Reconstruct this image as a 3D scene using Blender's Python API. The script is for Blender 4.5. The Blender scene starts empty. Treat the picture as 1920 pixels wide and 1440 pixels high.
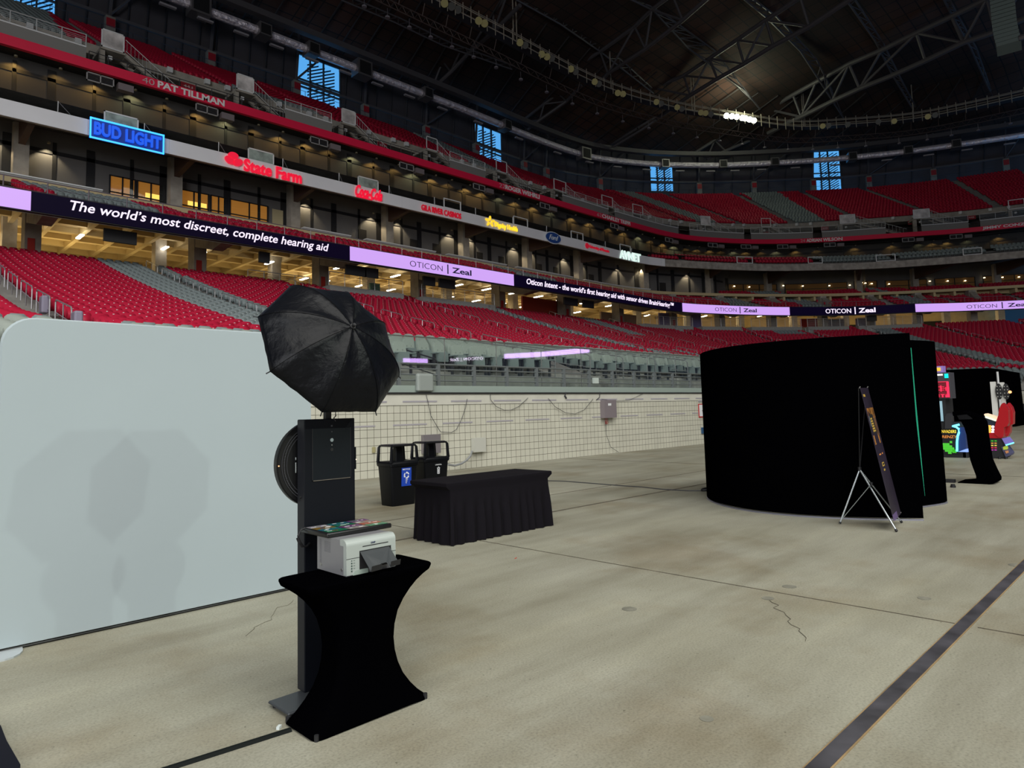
import bpy, math, random
import numpy as np
from mathutils import Vector, Matrix
R = random.Random(7)
sc = bpy.context.scene
C = sc.collection
PI = math.pi

LIGHT_MAIN = 44000.0; LIGHT_END = 22000.0; LIGHT_SP = 36000.0; LIGHT_CON = 260.0; LIGHT_WW = 260.0; LIGHT_WS = 130.0
# ---------------------------------------------------------------- camera
F = 1270.0; CX = 960.0; CY = 665.0; EYE = np.array((0.0, 0.0, 1.6))
def _n(v):
    v = np.array(v, float); return v / np.linalg.norm(v)
_X = _n((2250 - CX, -(736 - CY), -F))                       # sideline direction seen by the lens
_Z = np.array((550 - CX, CY + 14600.0, -F)); _Z = _n(_Z - _X * np.dot(_X, _Z))
_Y = np.cross(_Z, _X)
W2 = np.array([_X, _Y, _Z])
cam = bpy.data.cameras.new('camera'); camo = bpy.data.objects.new('camera', cam); C.objects.link(camo)
cam.sensor_width = 36.0; cam.lens = F / 1920 * 36.0
cam.shift_y = -(720 - CY) / 1920.0; cam.clip_start = 0.05; cam.clip_end = 800
m = Matrix([list(W2[i]) + [EYE[i]] for i in range(3)] + [[0, 0, 0, 1]])
camo.matrix_world = m
sc.camera = camo
def ray(x, y): return W2 @ np.array((x - CX, -(y - CY), -F))
def onZ(x, y, h): d = ray(x, y); return EYE + (h - EYE[2]) / d[2] * d
def onY(x, y, D): d = ray(x, y); return EYE + d * (D / d[1])
def onX(x, y, D): d = ray(x, y); return EYE + d * (D / d[0])
def proj(P):
    c = (np.asarray(P, float) - EYE) @ W2
    return CX + F * c[..., 0] / -c[..., 2], CY - F * c[..., 1] / -c[..., 2], -c[..., 2]

# ---------------------------------------------------------------- colour management, sky, big lights
sc.view_settings.view_transform = 'Standard'; sc.view_settings.look = 'None'
sc.view_settings.gamma = 1; sc.view_settings.use_curve_mapping = False
sc.view_settings.exposure = 0.0
wd = bpy.data.worlds.new('sky'); sc.world = wd; wd.use_nodes = True
bg = wd.node_tree.nodes['Background']; bg.inputs[0].default_value = (0.11, 0.42, 0.86, 1); bg.inputs[1].default_value = 1.0
def area(name, loc, target, sx, sy, power, col=(1, 1, 1), spread=180):
    l = bpy.data.lights.new(name, 'AREA'); l.shape = 'RECTANGLE'; l.size = sx; l.size_y = sy; l.energy = power; l.color = col
    l.spread = math.radians(spread)
    o = bpy.data.objects.new(name, l); C.objects.link(o); o.location = loc
    o.rotation_euler = (Vector(target) - Vector(loc)).to_track_quat('-Z', 'Y').to_euler(); return o
# added soft overhead light, with no modelled source, behind and above the camera
area('added_overhead_light', (0, -32, 42), (3, -28, 0), 68, 56, LIGHT_MAIN, (1.0, 0.985, 0.93), 160)
# added sideways light behind the camera to brighten the fascias
area('added_side_light', (-52, -20, 22), (40, 30, 8), 50, 30, LIGHT_END, (0.95, 0.97, 1.0), 150)
def spot(name, loc, target, power, col, size, blend, rad):
    l = bpy.data.lights.new(name, 'SPOT'); l.energy = power; l.color = col; l.spot_size = size; l.spot_blend = blend; l.shadow_soft_size = rad
    o = bpy.data.objects.new(name, l); C.objects.link(o); o.location = loc
    o.rotation_euler = (Vector(target) - Vector(loc)).to_track_quat('-Z', 'Y').to_euler(); return o
# two of the sports light banks on the far side catwalk: they throw the umbrella's shadow on the backdrop
spot('sports_light_beam', (2.1 + 0.2855 * 95, 3.66 - .8909 * 95, 2.0 + 0.3532 * 95), (2.0, 4.5, 1.5), LIGHT_SP, (0.9, 1.0, 0.9), 0.12, 0.5, 0.6)
spot('sports_light_beam', (2.1 + 0.1066 * 95, 3.66 - .9216 * 95, 2.0 + 0.3732 * 95), (2.0, 4.5, 1.5), LIGHT_SP, (0.9, 1.0, 0.9), 0.12, 0.5, 0.6)

# ---------------------------------------------------------------- materials
MATS = {}
def mat(name, col, rough=0.6, metal=0.0, noise=0.0, nscale=8.0, emit=None, estr=0.0, spec=0.5, bump=0.0):
    if name in MATS: return MATS[name]
    mt = bpy.data.materials.new(name); mt.use_nodes = True; nt = mt.node_tree; b = nt.nodes['Principled BSDF']
    b.inputs['Base Color'].default_value = (*col, 1); b.inputs['Roughness'].default_value = rough; b.inputs['Metallic'].default_value = metal
    b.inputs['Specular IOR Level'].default_value = spec
    if noise > 0 or bump > 0:
        tc = nt.nodes.new('ShaderNodeTexCoord'); nz = nt.nodes.new('ShaderNodeTexNoise'); nz.inputs['Scale'].default_value = nscale; nz.inputs['Detail'].default_value = 6
        nt.links.new(tc.outputs['Object'], nz.inputs['Vector'])
        if noise > 0:
            mr = nt.nodes.new('ShaderNodeMapRange'); mr.inputs[1].default_value = 0.3; mr.inputs[2].default_value = 0.7
            mr.inputs[3].default_value = 1 - noise; mr.inputs[4].default_value = 1 + noise
            nt.links.new(nz.outputs[0], mr.inputs[0])
            mx = nt.nodes.new('ShaderNodeVectorMath'); mx.operation = 'SCALE'; mx.inputs[0].default_value = col
            nt.links.new(mr.outputs[0], mx.inputs['Scale']); nt.links.new(mx.outputs[0], b.inputs['Base Color'])
        if bump > 0:
            bp = nt.nodes.new('ShaderNodeBump'); bp.inputs['Strength'].default_value = bump; bp.inputs['Distance'].default_value = 0.02
            nt.links.new(nz.outputs[0], bp.inputs['Height']); nt.links.new(bp.outputs[0], b.inputs['Normal'])
    if emit:
        b.inputs['Emission Color'].default_value = (*emit, 1); b.inputs['Emission Strength'].default_value = estr
    MATS[name] = mt; return mt
def glassmat(name, tint=(0.9, 1, 0.95), refl=0.04):
    mt = bpy.data.materials.new(name); mt.use_nodes = True; nt = mt.node_tree; nt.nodes.clear()
    o = nt.nodes.new('ShaderNodeOutputMaterial'); mx = nt.nodes.new('ShaderNodeMixShader'); t = nt.nodes.new('ShaderNodeBsdfTransparent'); g = nt.nodes.new('ShaderNodeBsdfGlossy')
    fr = nt.nodes.new('ShaderNodeLayerWeight'); pw = nt.nodes.new('ShaderNodeMath'); pw.operation = 'POWER'; pw.inputs[1].default_value = 4.0
    ad = nt.nodes.new('ShaderNodeMath'); ad.operation = 'MULTIPLY_ADD'; ad.inputs[1].default_value = .9; ad.inputs[2].default_value = refl; ad.use_clamp = True
    nt.links.new(fr.outputs['Facing'], pw.inputs[0]); nt.links.new(pw.outputs[0], ad.inputs[0]); nt.links.new(ad.outputs[0], mx.inputs[0])
    t.inputs[0].default_value = (*tint, 1); g.inputs['Roughness'].default_value = 0.02; g.inputs[0].default_value = (1, 1, 1, 1)
    nt.links.new(t.outputs[0], mx.inputs[1]); nt.links.new(g.outputs[0], mx.inputs[2]); nt.links.new(mx.outputs[0], o.inputs[0])
    MATS[name] = mt; return mt

# ---------------------------------------------------------------- mesh builder
class MB:
    def __init__(s): s.v = []; s.f = []; s.mi = []
    def add(s, vs, fs, mi=0):
        o = len(s.v); s.v += [tuple(map(float, p)) for p in vs]; s.f += [tuple(i + o for i in f) for f in fs]; s.mi += [mi] * len(fs); return s
    def box(s, a, b, mi=0, rz=0.0, c=None):
        (x0, y0, z0), (x1, y1, z1) = a, b
        vs = [(x0, y0, z0), (x1, y0, z0), (x1, y1, z0), (x0, y1, z0), (x0, y0, z1), (x1, y0, z1), (x1, y1, z1), (x0, y1, z1)]
        if rz:
            cx, cy = c if c else ((x0 + x1) / 2, (y0 + y1) / 2); k, q = math.cos(rz), math.sin(rz)
            vs = [(cx + (x - cx) * k - (y - cy) * q, cy + (x - cx) * q + (y - cy) * k, z) for x, y, z in vs]
        return s.add(vs, [(0, 3, 2, 1), (4, 5, 6, 7), (0, 1, 5, 4), (1, 2, 6, 5), (2, 3, 7, 6), (3, 0, 4, 7)], mi)
    def rbox(s, a, b, r=0.01, n=3, mi=0):
        # box with vertical edges and top edge rounded
        (x0, y0, z0), (x1, y1, z1) = a, b
        def ring(ins, z):
            out = []
            for (cx, cy, a0) in ((x1 - r, y1 - r, 0), (x0 + r, y1 - r, 90), (x0 + r, y0 + r, 180), (x1 - r, y0 + r, 270)):
                for k in range(n + 1):
                    t = math.radians(a0 + 90 * k / n); out.append((cx + (r - ins) * math.cos(t), cy + (r - ins) * math.sin(t), z))
            return out
        rings = [ring(r * .6, z0), ring(0, z0 + r * .5), ring(0, z1 - r)]
        for k in range(1, n + 1):
            t = PI / 2 * k / n; rings.append(ring(min(r * .999, r * (1 - math.cos(t))), z1 - r + r * math.sin(t)))
        return s.loft(rings, True, True, mi)
    def loft(s, rings, closed=True, caps=True, mi=0):
        n = len(rings[0]); vs = [p for r in rings for p in r]; fs = []
        for i in range(len(rings) - 1):
            for j in range(n if closed else n - 1):
                a = i * n + j; b = i * n + (j + 1) % n; fs.append((a, b, b + n, a + n))
        if caps: fs += [tuple(range(n))[::-1], tuple(range((len(rings) - 1) * n, len(rings) * n))]
        return s.add(vs, fs, mi)
    def tube(s, pts, r, n=6, mi=0, r2=None):
        pts = [np.array(p, float) for p in pts]; rings = []
        up = np.array((0, 0, 1.0))
        for i, p in enumerate(pts):
            d = (pts[min(i + 1, len(pts) - 1)] - pts[max(i - 1, 0)]); d = d / (np.linalg.norm(d) + 1e-12)
            u = np.cross(d, up)
            if np.linalg.norm(u) < 1e-3: u = np.array((1.0, 0, 0))
            u /= np.linalg.norm(u); w = np.cross(u, d)
            rr = r if r2 is None else r + (r2 - r) * i / max(1, len(pts) - 1)
            rings.append([p + rr * (math.cos(2 * PI * k / n) * u + math.sin(2 * PI * k / n) * w) for k in range(n)])
        return s.loft(rings, True, True, mi)
    def prism(s, poly, d, mi=0):
        # poly: list of 3-D points (planar), extruded by vector d
        n = len(poly); a = [np.array(p, float) for p in poly]; b = [p + np.array(d, float) for p in a]
        return s.add(a + b, [tuple(range(n))[::-1], tuple(range(n, 2 * n))] + [(i, (i + 1) % n, n + (i + 1) % n, n + i) for i in range(n)], mi)
    def disc(s, c, ax, r, t, n=24, mi=0, r_in=None):
        c = np.array(c, float); ax = _n(ax); u = np.cross(ax, (0, 0, 1.0))
        if np.linalg.norm(u) < 1e-3: u = np.array((1.0, 0, 0))
        u /= np.linalg.norm(u); w = np.cross(u, ax)
        circ = lambda rr, o: [c + ax * o + rr * (math.cos(2 * PI * k / n) * u + math.sin(2 * PI * k / n) * w) for k in range(n)]
        if r_in is None: return s.loft([circ(r, 0), circ(r, t)], True, True, mi)
        rings = [circ(r_in, 0), circ(r, 0), circ(r, t), circ(r_in, t), circ(r_in, 0)]
        return s.loft(rings, True, False, mi)
def mk(name, mb, mt, parent=None, smooth=False, cat=None, label=None, group=None, kind=None, loc=None):
    me = bpy.data.meshes.new(name)
    v = np.array(mb.v, dtype=np.float32).reshape(-1, 3)
    if loc is not None: v = v - np.array(loc, dtype=np.float32)
    me.from_pydata(v.tolist(), [], mb.f)
    ms = mt if isinstance(mt, (list, tuple)) else [mt]
    for q in ms: me.materials.append(q)
    if len(ms) > 1: me.polygons.foreach_set('material_index', np.array(mb.mi, dtype=np.int32))
    if smooth: me.polygons.foreach_set('use_smooth', [True] * len(me.polygons))
    me.update(); me.validate()
    if smooth:
        try: me.set_sharp_from_angle(angle=math.radians(38))
        except Exception: pass
    o = bpy.data.objects.new(name, me); C.objects.link(o)
    if loc is not None: o.location = loc
    if parent is not None: o.parent = parent
    return tag(o, label, cat, group, kind)
def tag(o, label=None, cat=None, group=None, kind=None):
    if label: o['label'] = label
    if cat: o['category'] = cat
    if group: o['group'] = group
    if kind: o['kind'] = kind
    return o
def thing(name, label, cat, loc=(0, 0, 0), rz=0, group=None):
    o = bpy.data.objects.new(name, None); C.objects.link(o); o.location = loc; o.rotation_euler = (0, 0, rz); o.empty_display_size = 0.1
    return tag(o, label, cat, group)
def struct(name, mb, mt, smooth=False, label=None): return mk(name, mb, mt, None, smooth, None, label, None, 'structure')
def dup(o, parent=None):
    c = o.copy(); C.objects.link(c)
    if parent is not None: c.parent = parent
    for ch in list(o.children):
        dup(ch, c)
    return c
def text_geo(s, bold=0.0, shear=0.0, depth=0.02, res=3):
    cu = bpy.data.curves.new('lettering', 'FONT'); cu.body = s; cu.size = 1; cu.offset = bold; cu.shear = shear; cu.extrude = depth; cu.resolution_u = res
    ob = bpy.data.objects.new('lettering', cu); C.objects.link(ob); dg = bpy.context.evaluated_depsgraph_get(); dg.update()
    me = bpy.data.meshes.new_from_object(ob.evaluated_get(dg)); v = np.array([tuple(p.co) for p in me.vertices]); f = [tuple(p.vertices) for p in me.polygons]
    bpy.data.objects.remove(ob); bpy.data.curves.remove(cu); bpy.data.meshes.remove(me)
    v[:, 0] -= v[:, 0].min(); w = v[:, 0].max(); v[:, 1] -= v[:, 1].min(); h = v[:, 1].max()
    v[:, 0] /= w; v[:, 1] /= h
    return v, f      # x and y normalised 0..1, z = depth

# ---------------------------------------------------------------- plan curves of the bowl
KU = [-20, 20, 40, 62, 76, 85.8, 94.4, 104, 112.3, 118.5, 126.6, 135.1]
class Cur:
    def __init__(s, pts=None, dense=None):
        s.us = np.linspace(KU[0], KU[-1], 621)
        if dense is not None: s.d = dense
        else:
            P = np.array(pts, float); K = np.array(KU, float); T = np.zeros_like(P)
            for i in range(len(K)):
                a = max(0, i - 1); b = min(len(K) - 1, i + 1); T[i] = (P[b] - P[a]) / (K[b] - K[a])
            T[0] = T[1] = (P[1] - P[0]) / (K[1] - K[0])
            T[2] = np.array((T[2][0], 0.0))
            out = []
            for u in s.us:
                i = min(len(K) - 2, max(0, int(np.searchsorted(K, u, 'right') - 1))); h = K[i + 1] - K[i]; t = (u - K[i]) / h
                out.append((2*t**3-3*t**2+1)*P[i] + (t**3-2*t**2+t)*h*T[i] + (-2*t**3+3*t**2)*P[i+1] + (t**3-t**2)*h*T[i+1])
            s.d = np.array(out)
        g = np.gradient(s.d, axis=0); g /= np.linalg.norm(g, axis=1)[:, None]; s.n = np.stack([-g[:, 1], g[:, 0]], 1)
    def P(s, u): return np.array((np.interp(u, s.us, s.d[:, 0]), np.interp(u, s.us, s.d[:, 1])))
    def N(s, u):
        n = np.array((np.interp(u, s.us, s.n[:, 0]), np.interp(u, s.us, s.n[:, 1]))); return n / np.linalg.norm(n, axis=0)
    def off(s, d): return Cur(dense=s.d + s.n * d)
    def uX(s, x): return float(np.interp(x, s.d[:, 0], s.us))
    def upx(s, px, py, z=None):
        # station seen in the direction of picture column px
        d = ray(px, py); a = math.atan2(d[1], d[0]); an = np.arctan2(s.d[:, 1], s.d[:, 0]); o = np.argsort(an)
        return float(np.interp(a, an[o], s.us[o]))
def lerpc(a, b, t): return Cur(dense=a.d * (1 - t) + b.d * t)
W_ = Cur([(-20,14.84),(20,14.84),(36.5,14.84),(49,14.84),(57.5,14.1),(62.5,12.7),(66.5,10.7),(70.5,7.3),(74.5,2.8),(78,-2.5),(82.5,-9),(88,-17)])
LT = Cur([(-20,51.4),(20,51.4),(40,51.4),(63,51.4),(77.5,50.6),(86.5,46.8),(94.5,42),(102,36.3),(107.5,30.4),(111.5,25.4),(116.5,18),(121.5,10.5)])
LE = Cur([(-20,46.3),(20,46.3),(40,46.3),(62,46.3),(76,46.2),(85.3,43.1),(92.9,39.1),(100.6,33.3),(105.7,26.8),(110.2,22.5),(115.3,16.1),(120,9)])
WH = Cur([(-20,52),(20,52),(40,52),(63,52),(78,51.9),(86.5,48.8),(95.5,44),(103,37.8),(109,31.5),(113.5,24.3),(117.5,16.5),(121.5,9)])
RE = Cur([(-20,58),(20,58),(40,58),(63,58),(83,58),(95,57.2),(103.4,54.1),(111.2,49),(118.1,41.7),(125.5,31.3),(130,24.5),(135,13)])
B_ = Cur([(-20,63.3),(20,63.3),(40,63.3),(63,63.3),(85,63.3),(99,61),(108.5,56.3),(117,49.8),(123.7,41.5),(130,32.5),(135.5,23),(139,12)])
T_ = Cur([(-20,82),(20,82),(40,82),(68,82),(96,82),(112,76.5),(124,67.6),(135.8,55.8),(144.5,46),(150.5,36.5),(155.5,25),(160,12)])
DU = Cur([(-20,80),(20,80),(40,80),(68,80),(98,80),(112,75.1),(123,67.3),(131,59.3),(139.5,49),(146.5,38.2),(151.8,27.2),(157,15)])
CA = Cur([(-20,65),(20,65),(40,65),(63,65),(86,65),(102,61.5),(114,56.7),(127,50.5),(134.6,42.3),(140.6,34.2),(143.6,25.5),(146,14)])
_sh = np.interp(T_.us, [66, 92, 118, 135], [0, 8, 8, 4])
T_ = Cur(dense=np.array([T_.P(u - s) for u, s in zip(T_.us, _sh)]))
CP = LE.off(8.2); CW = Cur(dense=LE.d + LE.n * np.interp(LE.us, [88, 94], [10.7, 14.8])[:, None]); SW = lerpc(WH, RE, 1.333); BW = T_.off(3.0)
def prof(D):
    if 15.9 < D < 25: return 2.75 + (D - 16.3) * .1736
    t = max(0.0, D - 15.8); return 2.25 + .2 * t + .002 * t * t
def sweep(cur, u0, u1, prof_dz, n=None, closed=True, caps=True):
    # prof_dz: list of (outward offset, z); returns MB
    n = n or max(2, int((u1 - u0) / 1.5)); mb = MB(); rings = []
    for u in np.linspace(u0, u1, n + 1):
        p = cur.P(u); q = cur.N(u); rings.append([(p[0] + q[0] * d, p[1] + q[1] * d, z) for d, z in prof_dz])
    return mb.loft(rings, closed, caps)
def at(cur, u, d, z):
    p = cur.P(u); q = cur.N(u); return np.array((p[0] + q[0] * d, p[1] + q[1] * d, z))
def text_on(cur, s, u0, u1, z0, z1, d, thick=0.06, bold=0.0, shear=0.0, res=3, mb=None):
    v, f = text_geo(s, bold, shear, 0.5, res)
    zz = v[:, 2]; zz = (zz - zz.min()) / max(1e-6, zz.max() - zz.min())
    u = u0 + v[:, 0] * (u1 - u0); p = cur.P(u); q = cur.N(u); dd = d - thick * zz
    out = np.stack([p[0] + q[0] * dd, p[1] + q[1] * dd, z0 + v[:, 1] * (z1 - z0)], 1)
    mb = mb or MB(); mb.add(out, f); return mb
def text_flat(s, O, X, Y, w, h, thick=0.002, bold=0.0, shear=0.0, mb=None, mi=0, res=3):
    v, f = text_geo(s, bold, shear, 0.5, res); zz = v[:, 2]; zz = (zz - zz.min()) / max(1e-6, zz.max() - zz.min())
    O = np.array(O, float); X = _n(X); Y = _n(Y); Nn = np.cross(X, Y)
    out = O + np.outer(v[:, 0] * w, X) + np.outer(v[:, 1] * h, Y) + np.outer(zz * thick, Nn)
    mb = mb or MB(); mb.add(out, f, mi); return mb
# ---------------------------------------------------------------- palette
M_steel = mat('brushed steel', (.42, .42, .42), .35, .9)
M_rail = mat('grey railing paint', (.36, .37, .38), .45, .3)
M_white = mat('white paint', (.72, .73, .74), .5)
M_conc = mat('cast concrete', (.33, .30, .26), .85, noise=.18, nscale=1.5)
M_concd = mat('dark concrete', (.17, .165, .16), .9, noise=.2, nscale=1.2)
M_tread = mat('terrace concrete', (.30, .29, .27), .9, noise=.15, nscale=2)
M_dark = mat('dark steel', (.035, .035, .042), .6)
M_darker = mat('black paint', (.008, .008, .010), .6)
M_panel = mat('grey suite panel', (.115, .11, .11), .75, noise=.1, nscale=.6)
M_red = mat('red seat plastic', (.46, .009, .040), .5, spec=.35)
M_grey = mat('grey seat plastic', (.22, .26, .265), .5, spec=.35)
M_pad = mat('grey green padded vinyl', (.30, .335, .30), .55, spec=.3)
M_padd = mat('dark seat shell', (.20, .24, .235), .5, spec=.3)
M_dot = mat('pale seat dot', (.62, .60, .60), .35)
M_truss = mat('truss steel', (.075, .07, .078), .55)
M_catw = mat('catwalk steel', (.32, .28, .23), .55)

def tile_mat():
    mt = bpy.data.materials.new('stacked cream block'); mt.use_nodes = True; nt = mt.node_tree; b = nt.nodes['Principled BSDF']
    uv = nt.nodes.new('ShaderNodeUVMap'); br = nt.nodes.new('ShaderNodeTexBrick'); br.offset = 0.0; br.squash = 1.0
    br.inputs['Scale'].default_value = 1.0; br.inputs['Brick Width'].default_value = .2032; br.inputs['Row Height'].default_value = .2032
    br.inputs['Mortar Size'].default_value = .0065; br.inputs['Mortar Smooth'].default_value = .25; br.inputs['Bias'].default_value = -.35
    br.inputs['Color1'].default_value = (.56, .55, .455, 1); br.inputs['Color2'].default_value = (.52, .51, .42, 1); br.inputs['Mortar'].default_value = (.12, .112, .082, 1)
    nz = nt.nodes.new('ShaderNodeTexNoise'); nz.inputs['Scale'].default_value = 1.1; nz.inputs['Detail'].default_value = 8
    mr = nt.nodes.new('ShaderNodeMapRange'); mr.inputs[3].default_value = .84; mr.inputs[4].default_value = 1.14
    vm = nt.nodes.new('ShaderNodeVectorMath'); vm.operation = 'SCALE'
    bp = nt.nodes.new('ShaderNodeBump'); bp.inputs['Strength'].default_value = .5; bp.inputs['Distance'].default_value = .006; bp.invert = True
    nt.links.new(uv.outputs[0], br.inputs['Vector']); nt.links.new(uv.outputs[0], nz.inputs['Vector']); nt.links.new(nz.outputs[0], mr.inputs[0])
    nt.links.new(br.outputs['Color'], vm.inputs[0]); nt.links.new(mr.outputs[0], vm.inputs['Scale']); nt.links.new(vm.outputs[0], b.inputs['Base Color'])
    nt.links.new(br.outputs['Fac'], bp.inputs['Height']); nt.links.new(bp.outputs[0], b.inputs['Normal']); b.inputs['Roughness'].default_value = .55
    return mt
def floor_mat():
    mt = bpy.data.materials.new('worn concrete slab'); mt.use_nodes = True; nt = mt.node_tree; b = nt.nodes['Principled BSDF']; L = nt.links.new
    tc = nt.nodes.new('ShaderNodeTexCoord')
    def noise(scale, det, sx=1, sy=1, rot=0):
        mp = nt.nodes.new('ShaderNodeMapping'); mp.inputs['Scale'].default_value = (sx, sy, 1); mp.inputs['Rotation'].default_value = (0, 0, rot)
        n = nt.nodes.new('ShaderNodeTexNoise'); n.inputs['Scale'].default_value = scale; n.inputs['Detail'].default_value = det; n.inputs['Roughness'].default_value = .6
        L(tc.outputs['Object'], mp.inputs[0]); L(mp.outputs[0], n.inputs['Vector']); return n
    def ramp(n, stops):
        r = nt.nodes.new('ShaderNodeValToRGB'); e = r.color_ramp.elements
        while len(e) < len(stops): e.new(.5)
        for k, (p, c) in enumerate(stops): e[k].position = p; e[k].color = (*c, 1)
        L(n.outputs[0], r.inputs[0]); return r
    def mul(a, c, fac=1.0, mode='MULTIPLY'):
        x = nt.nodes.new('ShaderNodeMix'); x.data_type = 'RGBA'; x.blend_type = mode; x.inputs[0].default_value = fac
        L(a, x.inputs[6]); L(c, x.inputs[7]); return x.outputs[2]
    base = ramp(noise(.35, 7), [(.3, (.232, .220, .162)), (.5, (.280, .272, .213)), (.7, (.322, .316, .258))])
    streak = ramp(noise(1.0, 6, .25, 1.6), [(.32, (.76, .745, .72)), (.52, (.98, .98, .98)), (.70, (1.14, 1.14, 1.13))])
    blot = ramp(noise(.55, 5, 1, 1, .4), [(.34, (.80, .74, .67)), (.5, (1, 1, 1)), (1.0, (1, 1, 1))])
    grain = ramp(noise(70, 3), [(.25, (.70, .70, .70)), (.5, (1, 1, 1)), (.8, (1.2, 1.2, 1.2))])
    speck = ramp(noise(28, 2), [(.24, (.45, .45, .43)), (.31, (1, 1, 1)), (1.0, (1, 1, 1))])
    c = mul(base.outputs[0], streak.outputs[0]); c = mul(c, blot.outputs[0]); c = mul(c, grain.outputs[0]); c = mul(c, speck.outputs[0])
    L(c, b.inputs['Base Color']); b.inputs['Roughness'].default_value = .62; b.inputs['Specular IOR Level'].default_value = .35
    bp = nt.nodes.new('ShaderNodeBump'); bp.inputs['Strength'].default_value = .25; bp.inputs['Distance'].default_value = .004
    g2 = noise(45, 4); L(g2.outputs[0], bp.inputs['Height']); L(bp.outputs[0], b.inputs['Normal'])
    return mt
def roof_mat():
    mt = bpy.data.materials.new('quilted roof liner'); mt.use_nodes = True; nt = mt.node_tree; b = nt.nodes['Principled BSDF']; L = nt.links.new
    tc = nt.nodes.new('ShaderNodeTexCoord'); br = nt.nodes.new('ShaderNodeTexBrick'); br.offset = 0.0
    br.inputs['Scale'].default_value = 1; br.inputs['Brick Width'].default_value = 2.3; br.inputs['Row Height'].default_value = 2.0; br.inputs['Mortar Size'].default_value = .10
    br.inputs['Mortar Smooth'].default_value = .3
    br.inputs['Color1'].default_value = (.066, .028, .019, 1); br.inputs['Color2'].default_value = (.042, .022, .016, 1); br.inputs['Mortar'].default_value = (.010, .009, .010, 1)
    L(tc.outputs['Object'], br.inputs['Vector'])
    nz = nt.nodes.new('ShaderNodeTexNoise'); nz.inputs['Scale'].default_value = .035; L(tc.outputs['Object'], nz.inputs['Vector'])
    mr = nt.nodes.new('ShaderNodeMapRange'); mr.inputs[1].default_value = .35; mr.inputs[2].default_value = .65; mr.inputs[3].default_value = .3; mr.inputs[4].default_value = 1.3; L(nz.outputs[0], mr.inputs[0])  # broad dark patches paint the trusses' shadows into the liner
    vm = nt.nodes.new('ShaderNodeVectorMath'); vm.operation = 'SCALE'; L(br.outputs[0], vm.inputs[0]); L(mr.outputs[0], vm.inputs['Scale']); L(vm.outputs[0], b.inputs['Base Color'])
    b.inputs['Roughness'].default_value = .9; return mt

# ---------------------------------------------------------------- floor of the hall
fl = MB().box((-60, -110, -.3), (125, 60, 0)); struct('floor', fl, floor_mat())
def strip(p, q, w, z=.004, h=.006):
    p = np.array(p, float); q = np.array(q, float); d = _n(q - p); n = np.array((-d[1], d[0])) * w / 2
    return MB().prism([(p[0]+n[0], p[1]+n[1], z-h+.002), (p[0]-n[0], p[1]-n[1], z-h+.002), (q[0]-n[0], q[1]-n[1], z-h+.002), (q[0]+n[0], q[1]+n[1], z-h+.002)], (0, 0, h))
M_joint = mat('dark joint filler', (.10, .085, .06), .9, noise=.4, nscale=6)
mk('trench_drain_cover', strip((-4, 1.306), (64, 1.306), .08, .006, .010), mat('steel trench cover', (.052, .050, .058), .5, .0, noise=.4, nscale=5), cat='drain', label='long dark steel cover strip of the trench drain crossing the lower right floor')
M_rust = mat('rusty slab edge', (.25, .17, .08), .9, noise=.3, nscale=3)
r = MB()
for y in (1.261, 1.351):
    s_ = strip((-4, y), (64, y), .008, .003, .004); r.add(s_.v, s_.f)
mk('trim_1', r, M_rust, kind='structure')
for k, (p, q, w) in enumerate([((5.725, 1.36), (5.725, 14.8), .007), ((5.725, -6), (5.725, 1.22), .007), ((-2, 7.3), (70, 7.3), .05), ((-2, 8.75), (70, 8.75), .012), ((17, 1.36), (17, 14.8), .012), ((29, 1.36), (29, 14.8), .012), ((41, 1.36), (41, 14.8), .012)]):
    mk('trim_%d' % (k + 2), strip(p, q, w, .003, .004), M_joint, kind='structure')
def wiggle(p, q, n, amp, w, seed):
    rr = random.Random(seed); mb = MB(); p = np.array(p, float); q = np.array(q, float); pts = []
    for k in range(n + 1):
        t = k / n; pts.append(p + (q - p) * t + np.array((rr.uniform(-amp, amp), rr.uniform(-amp, amp))))
    for a, b in zip(pts[:-1], pts[1:]):
        s_ = strip(a, b, w * rr.uniform(.5, 1.2), .0022, .003); mb.add(s_.v, s_.f)
    return mb
def px0(x, y): return onZ(x, y, 0)[:2]
cr = wiggle(px0(1445, 1125), px0(1515, 1205), 14, .03, .0032, 3)
mk('floor_crack', cr, M_joint, cat='crack', label='hairline crack branching from the cross joint in the middle of the right floor')
mk('floor_crack', wiggle(px0(460, 1195), px0(545, 1125), 12, .04, .002, 5), mat('faint crack line', (.17, .16, .12), .9), cat='crack', label='faint hairline crack in the slab in front of the white backdrop')
for x, y, rr, lb in [(1180, 1142, .06, 'round dark stain left of the cross joint'), (1440, 1122, .05, 'small round stain nearest the hairline crack'), (1480, 1100, .06, 'round stain just beyond the cross joint'), (1733, 1122, .05, 'round stain right of the centre of the floor'), (1907, 1060, .07, 'round stain beside the drain cover near the right edge'), (1325, 1348, .035, 'small dark spot in the lower middle of the floor')]:
    c = onZ(x, y, 0); mk('floor_stain', MB().disc((c[0], c[1], .0012), (0, 0, 1), rr, .0012, 18), mat('oil stain', (.17, .165, .13), .8, noise=.3, nscale=9), cat='stain', label=lb)
# scrap of red tape
c = onZ(967, 1047, 0); mk('tape_scrap', MB().box((c[0]-.03, c[1]-.005, .001), (c[0]+.03, c[1]+.005, .004), rz=.5), mat('red tape', (.5, .05, .03), .6), cat='scrap', label='tiny scrap of red tape on the floor in front of the skirted table')

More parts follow.
